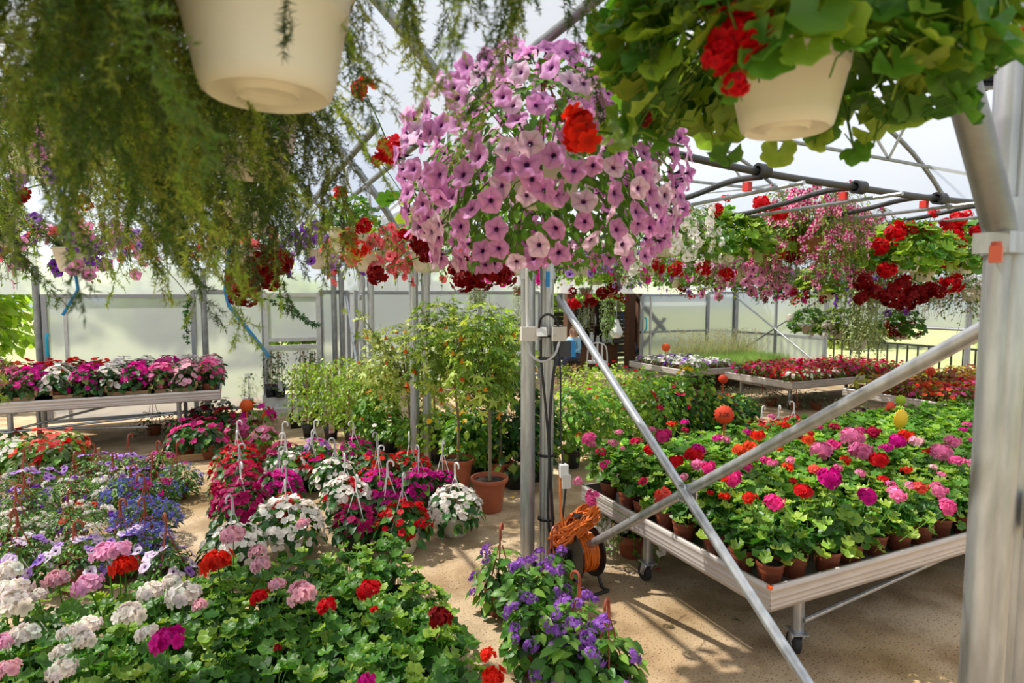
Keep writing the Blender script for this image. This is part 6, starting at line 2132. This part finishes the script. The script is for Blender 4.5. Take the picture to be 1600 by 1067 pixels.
b = Bag(); b.tube([(1.6, -.08, .1), (2.9, .1, 1.25)], .06, 4, (1, 1, 1), caps=True); obj('timber_brace', solid('timber_brace', b, DARKWOOD), t)
t = thing('shelf_cabinet', 'dark brown cabinet with counter and shelf inside the kiosk', 'cabinet', (7.95, 13.25, 0))
b = Bag(); b.box((0, 0, 0), (1.25, .5, .6)); obj('body', solid('body', b, BROWNWOOD), t)
b = Bag(); b.box((-.03, -.05, .6), (1.28, .52, .64)); obj('counter', solid('counter', b, DARKWOOD), t)
b = Bag(); b.box((0, .46, .64), (1.25, .5, 1.72)); obj('back_panel', solid('back_panel', b, DARKWOOD), t)
for z in (1.06, 1.7):
    b = Bag(); b.box((0, .2, z), (1.25, .5, z + .035)); obj('shelf', solid('shelf', b, BROWNWOOD), t)
for x in (0, .62, 1.22):
    b = Bag(); b.box((x, .2, .64), (x + .03, .5, 1.72)); obj('upright', solid('upright', b, BROWNWOOD), t)
WHERE = ['counter', 'counter', 'counter', 'counter', 'counter', 'counter', 'upper shelf', 'upper shelf', 'upper shelf', 'upper shelf']
for k in range(10):
    x = 8.05 + (k % 6) * .19 if k < 6 else 8.1 + (k - 6) * .28
    z = .64 if k < 6 else 1.095
    t = thing('storage_jar', 'clear lidded jar on the kiosk %s, %s from the left' % (WHERE[k], ORD[k if k < 6 else k - 6]), 'jar', (x, 13.33 if k < 6 else 13.58, z), 0, 'jars in the kiosk')
    b = Bag(); h = .16 + .05 * (k % 3); b.lathe([(0, 0), (.055, 0), (.06, .02), (.06, h * .8), (.035, h * .92), (.035, h)], 12); obj('glass', solid('glass', b, GLASSY, True), t)
    b = Bag(); b.lathe([(0, h + .03), (.04, h + .03), (.04, h), (0, h)], 12); obj('lid', solid('lid', b, WHITE), t)
p = atd(963, 515, 14.2)
t = thing('hanging_planter', 'white pear-shaped hanging planter with a green sprig by the timber post', 'planter', (p.x, p.y, p.z - .2))
b = Bag(); b.lathe([(0, 0), (.09, .01), (.15, .09), (.15, .16), (.08, .32), (.05, .44), (.035, .44)], 18); obj('shell', solid('shell', b, WHITE, True), t)
b = Bag(); b.tube([(0, 0, .4), (0, 0, 2.9 - p.z)], .006, 4, (1, 1, 1)); obj('cord', solid('cord', b, WHITE), t)
b = Bag(); rr = np.random.default_rng(2); q = rr.normal(0, .09, (26, 3)) + [-.12, 0, .34]
b.scatter(OVATE_W, leaf_frames(q, unit(rr.normal(0, 1, q.shape)), .11, rr), jitter(GREEN, 26, rr), 0); obj('sprig', b.build('sprig'), t, kind='stuff')
for k in range(3):
    tube_thing('broom_pole', 'blue tool pole leaning in the dark kiosk corner, %s from left' % ORD[k], 'pole', [(9.72 + k * .13, 13.35, .0), (9.55 + k * .10, 13.6, 1.45)], .022, plain('dark_blue_paint_%d' % k, (.02, .10, .30), .4), 'pole')
# chair
p = at(932, 594, 0)
t = thing('garden_chair', 'white bent-tube garden chair behind the person', 'chair', (p.x, p.y, 0), math.radians(150))
for s in (-1, 1):
    b = Bag(); b.tube(curve_pts([(s * .24, -.24, 0), (s * .22, -.2, .38), (s * .22, .2, .40), (s * .20, .26, .7), (s * .15, .28, .82)], 20), .016, 6, (1, 1, 1)); obj('side_frame', solid('side_frame', b, WHITE, True), t)
    b = Bag(); b.tube([(s * .23, .3, 0), (s * .22, .15, .40)], .016, 6, (1, 1, 1)); obj('rear_leg', solid('rear_leg', b, WHITE, True), t)
b = Bag(); b.box((-.22, -.22, .39), (.22, .2, .415)); obj('seat', solid('seat', b, WHITE), t)
b = Bag(); b.tube(curve_pts([(-.15, .28, .82), (0, .29, .86), (.15, .28, .82)], 10), .016, 6, (1, 1, 1)); obj('top_rail', solid('top_rail', b, WHITE, True), t)
for x in (-.1, 0, .1):
    b = Bag(); b.box((x - .02, .235, .42), (x + .02, .25, .84)); obj('back_slat', solid('back_slat', b, WHITE), t)


# person
def person(loc, rz, label):
    t = thing('person', label, 'person', loc, rz)
    J = {'pel': (0, 0, .52), 'sp': (0, .0, .68), 'ch': (0, -.02, .84), 'nk': (0, -.03, .97), 'hd': (0, -.05, 1.06), 'ht': (0, -.06, 1.15),
         'ls': (-.15, -.02, .90), 'le': (-.22, -.06, .68), 'lw': (-.12, -.27, .58), 'rs': (.15, -.02, .90), 're': (.22, -.06, .68), 'rw': (.12, -.27, .58),
         'lh': (-.09, -.02, .50), 'lk': (-.11, -.42, .50), 'la': (-.11, -.42, .08), 'lt': (-.11, -.56, .04), 'rh': (.09, -.02, .50), 'rk': (.11, -.42, .50), 'ra': (.11, -.42, .08), 'rt': (.11, -.56, .04)}
    E_ = [('pel', 'sp'), ('sp', 'ch'), ('ch', 'nk'), ('nk', 'hd'), ('hd', 'ht'), ('ch', 'ls'), ('ls', 'le'), ('le', 'lw'), ('ch', 'rs'), ('rs', 're'), ('re', 'rw'), ('pel', 'lh'), ('lh', 'lk'), ('lk', 'la'), ('la', 'lt'), ('pel', 'rh'), ('rh', 'rk'), ('rk', 'ra'), ('ra', 'rt')]
    Rr = {'pel': .13, 'sp': .115, 'ch': .125, 'nk': .048, 'hd': .082, 'ht': .07, 'ls': .055, 'le': .042, 'lw': .03, 'rs': .055, 're': .042, 'rw': .03, 'lh': .085, 'lk': .06, 'la': .04, 'lt': .035, 'rh': .085, 'rk': .06, 'ra': .04, 'rt': .035}
    # hands: palm and five fingers each, lightly curled in the lap
    for s, wn in ((-1, 'lw'), (1, 'rw')):
        w0 = np.array(J[wn])
        J[wn + 'p'] = tuple(w0 + [-s * .02, -.07, -.01]); Rr[wn + 'p'] = .024; E_.append((wn, wn + 'p'))
        for k in range(5):
            ang = (k - 2) * .22
            b0 = np.array(J[wn + 'p'])
            l = (.045, .06, .065, .06, .048)[k]
            n1, n2 = wn + 'f%d' % k, wn + 'g%d' % k
            if k == 0: J[n1] = tuple(b0 + [-s * .035, .0, .01]); J[n2] = tuple(b0 + [-s * .05, -.03, .0])
            else: J[n1] = tuple(b0 + [math.sin(ang) * l * .6, -l * .6, .0]); J[n2] = tuple(b0 + [math.sin(ang) * l, -l, -.025])
            Rr[n1] = .0095; Rr[n2] = .008
            E_ += [(wn + 'p', n1), (n1, n2)]
    names = list(J)
    me = bpy.data.meshes.new('body')
    me.from_pydata([J[n] for n in names], [(names.index(a), names.index(c)) for a, c in E_], [])
    o = bpy.data.objects.new('body', me)
    COL.objects.link(o)
    m = o.modifiers.new('skin', 'SKIN')
    for i, n in enumerate(names):
        me.skin_vertices[0].data[i].radius = (Rr[n], Rr[n])
    me.skin_vertices[0].data[0].use_root = True
    s_ = o.modifiers.new('sub', 'SUBSURF'); s_.levels = 2; s_.render_levels = 2
    dg = bpy.context.evaluated_depsgraph_get()
    baked = bpy.data.meshes.new_from_object(o.evaluated_get(dg))
    bpy.data.objects.remove(o)
    skin = plain('skin', (.62, .36, .26), .5); cloth = plain('light_blue_top', (.28, .52, .68), .8); jeans = plain('dark_trousers', (.05, .06, .11), .8); hairm = plain('blond_hair', (.42, .26, .10), .6, noise=.4, scale=40)
    baked.materials.clear()
    for mm in (skin, cloth, jeans): baked.materials.append(mm)
    for f in baked.polygons:
        c = f.center
        f.use_smooth = True
        f.material_index = 2 if (c.z < .60 and (abs(c.x) < .22 and c.y > -.5 and not (c.y < -.24 and c.z > .53 and abs(c.x) > .02 and c.z < .62 and c.y > -.40 and False))) and c.z > .09 else 1 if (.60 <= c.z < .93 and c.y > -.17) else 0
    obj('body', baked, t)
    b = Bag(); b.lathe([(0, .115), (.05, .10), (.085, .05), (.096, 0), (.1, -.06), (.105, -.16), (.08, -.24), (.0, -.25)], 14)
    V = b.V[-1]; V[:, 1] = np.where(V[:, 1] < -.02, V[:, 1] * .35, V[:, 1])
    obj('hair', solid('hair', b, hairm, True), t, Matrix.Translation((0, -.035, 1.085)))
    for s in (-1, 1):
        b = Bag(); b.lathe([(0, -.012), (.012, 0), (0, .012)], 8); obj('eye', solid('eye', b, INK, True), t, Matrix.Translation((s * .032, -.128, 1.10)))
    b = Bag(); b.add([(-.012, -.128, 1.075), (.012, -.128, 1.075), (0, -.128, 1.105), (0, -.15, 1.075)], [(0, 3, 2), (3, 1, 2), (0, 1, 3)], (1, 1, 1)); obj('nose', solid('nose', b, skin), t)
    b = Bag(); b.box((-.025, -.132, 1.045), (.025, -.122, 1.053)); obj('mouth', solid('mouth', b, plain('lips', (.45, .12, .12), .5)), t)
    return t


p = at(897, 592, 0)
person((p.x, p.y, 0), math.radians(-75), 'person with long blond hair and light blue top sitting beyond the cable boxes')
t = thing('stool', 'low dark stool the person sits on', 'stool', (p.x, p.y, 0))
b = Bag(); b.lathe([(0, .37), (.17, .37), (.17, .405), (0, .405)], 18); obj('seat', solid('seat', b, DARKWOOD), t)
for a in range(4):
    b = Bag(); b.tube([(.15 * math.cos(a * PI / 2), .15 * math.sin(a * PI / 2), 0), (.12 * math.cos(a * PI / 2), .12 * math.sin(a * PI / 2), .37)], .018, 6, (1, 1, 1)); obj('leg', solid('leg', b, DARKWOOD), t)
p = at(905, 612, 0)
t = thing('planter_trough', 'beige planter trough before the kiosk with leafy plants in it', 'planter', (p.x - .2, p.y, 0), math.radians(-20))
b = Bag(); b.box((-.5, -.15, .0), (.5, .15, .30)); obj('trough', solid('trough', b, STONE), t)
for k in range(4):
    q = Vector((p.x - .2, p.y, 0)) + Matrix.Rotation(math.radians(-20), 3, 'Z') @ Vector((-.36 + k * .24, 0, .17))
    plain_plant(tuple(q), 'leafy plant in the beige trough, %s from left' % ORD[k], 'plants in the beige trough', .2, .3, GREEN_Y if k % 2 else lin('8a7a52'), [FC['rose']] if k == 0 else (), 8 if k == 0 else 0, .03, seed=k, leaf=OVATE_W, nleaf=90, lsize=.09, z0=.1)

# railing outside
t = thing('iron_railing', 'black iron railing outside the open right side', 'railing', (13.2, 4.6, 0))
L = 9.6
for z in (.82, .12):
    b = Bag(); b.box((-.02, 0, z - .02), (.02, L, z + .02)); obj('rail', solid('rail', b, DARKPIPE), t)
def barm():
    b = Bag(); b.box((-.013, -.013, 0), (.013, .013, .82)); return solid('bar', b, DARKPIPE)
bm_ = barm()
for k in range(int(L / .22)): obj('bar', bm_, t, Matrix.Translation((0, .1 + k * .22, 0)))
t = thing('iron_railing', 'black railing behind the kiosk with trees beyond', 'railing', (6.6, 16.0, 0))
for z in (1.55, .2):
    b = Bag(); b.box((0, -.02, z - .02), (5.5, .02, z + .02)); obj('rail', solid('rail', b, DARKPIPE), t)
for k in range(20): obj('bar', bm_, t, Matrix.Translation((.1 + k * .28, 0, 0)) @ Matrix.Diagonal((1, 1, 1.9, 1)))


def tree(x, y, h, rad, col, label, seed):
    t = thing('leafy_tree', label, 'tree', (x, y, -.05), 0, 'trees beyond the greenhouse')
    r = np.random.default_rng(seed)
    b = Bag(); b.tube(curve_pts([(0, 0, 0), (.1, 0, h * .3), (0, .1, h * .65)], 8), .16, 8, (1, 1, 1), r1=.06); obj('trunk', solid('trunk', b, BARK, True), t)
    n = 2600
    C = r.normal(0, 1, (14, 3)) * [rad * .45, rad * .45, h * .17] + [0, 0, h * .58]
    k = r.integers(0, 14, n)
    P = C[k] + unit(r.normal(0, 1, (n, 3))) * r.uniform(.6, 1, (n, 1)) * rad * .42
    P[:, 2] = np.maximum(P[:, 2], .15)
    b = Bag(); b.scatter(SMALL, leaf_frames(P, unit(P - C[k]), .30, r, .5, .6), jitter(col, n, r, .12, .4), 0)
    obj('crown', b.build('crown'), t, kind='stuff')


for k, (x, y, h, rad, c, lab) in enumerate(((-5.2, 14.5, 3.0, 1.7, '93b13c', 'yellow-green tree seen through the gap left of the sliding door'), (-1.4, 19, 2.5, 1.7, '7f9a46', 'low blurred tree behind the left sliding door panel'),
                                           (2.0, 20, 2.2, 1.8, '8fae4a', 'low blurred bush behind the white-framed door'), (4.6, 17, 3.0, 1.6, '3f5f4a', 'blue-green blurred tree behind the end wall'),
                                           (8.6, 22, 4.0, 2.4, 'a9c84a', 'bright green tree above the kiosk railing, left'), (11.6, 22, 4.2, 2.4, 'a0c044', 'bright green tree above the kiosk railing, right'), (14.5, 21, 4.0, 2.2, '8fae4a', 'green tree right of the kiosk behind the sliding door'),
                                           (22, 16, 2.4, 2.2, '9aa65a', 'pale bush on the lawn beyond the black railing'), (26, 11, 2.6, 2.4, '90a050', 'bush far out on the lawn at the right'))):
    tree(x, y, h, rad, lin(c), lab, k)
# fallen petals and leaves on the floor
r = np.random.default_rng(9)
for k, (px, py, c, lab) in enumerate(((968, 914, 'f0ead8', 'white fallen petal on the floor before the castor'), (1033, 892, 'c01030', 'red fallen petal beside the castor'), (801, 777, 'c9a62a', 'yellow fallen leaf right of the terracotta planter'), (1144, 970, '8a7d66', 'dry fallen leaf under the long bench'))):
    p = at(px, py, .006)
    b = Bag(); b.add(OVATE_W[0] * [1, 1, .3], OVATE_W[1], OVATE_W[2] * np.array(lin(c)), 0)
    t = thing('fallen_leaf' if 'leaf' in lab else 'fallen_petal', lab, 'petal', (p.x, p.y, .02))
    obj('blade', b.build('blade'), t, Matrix.Rotation(k * 1.3, 4, 'Z') @ Matrix.Scale(.05, 4))
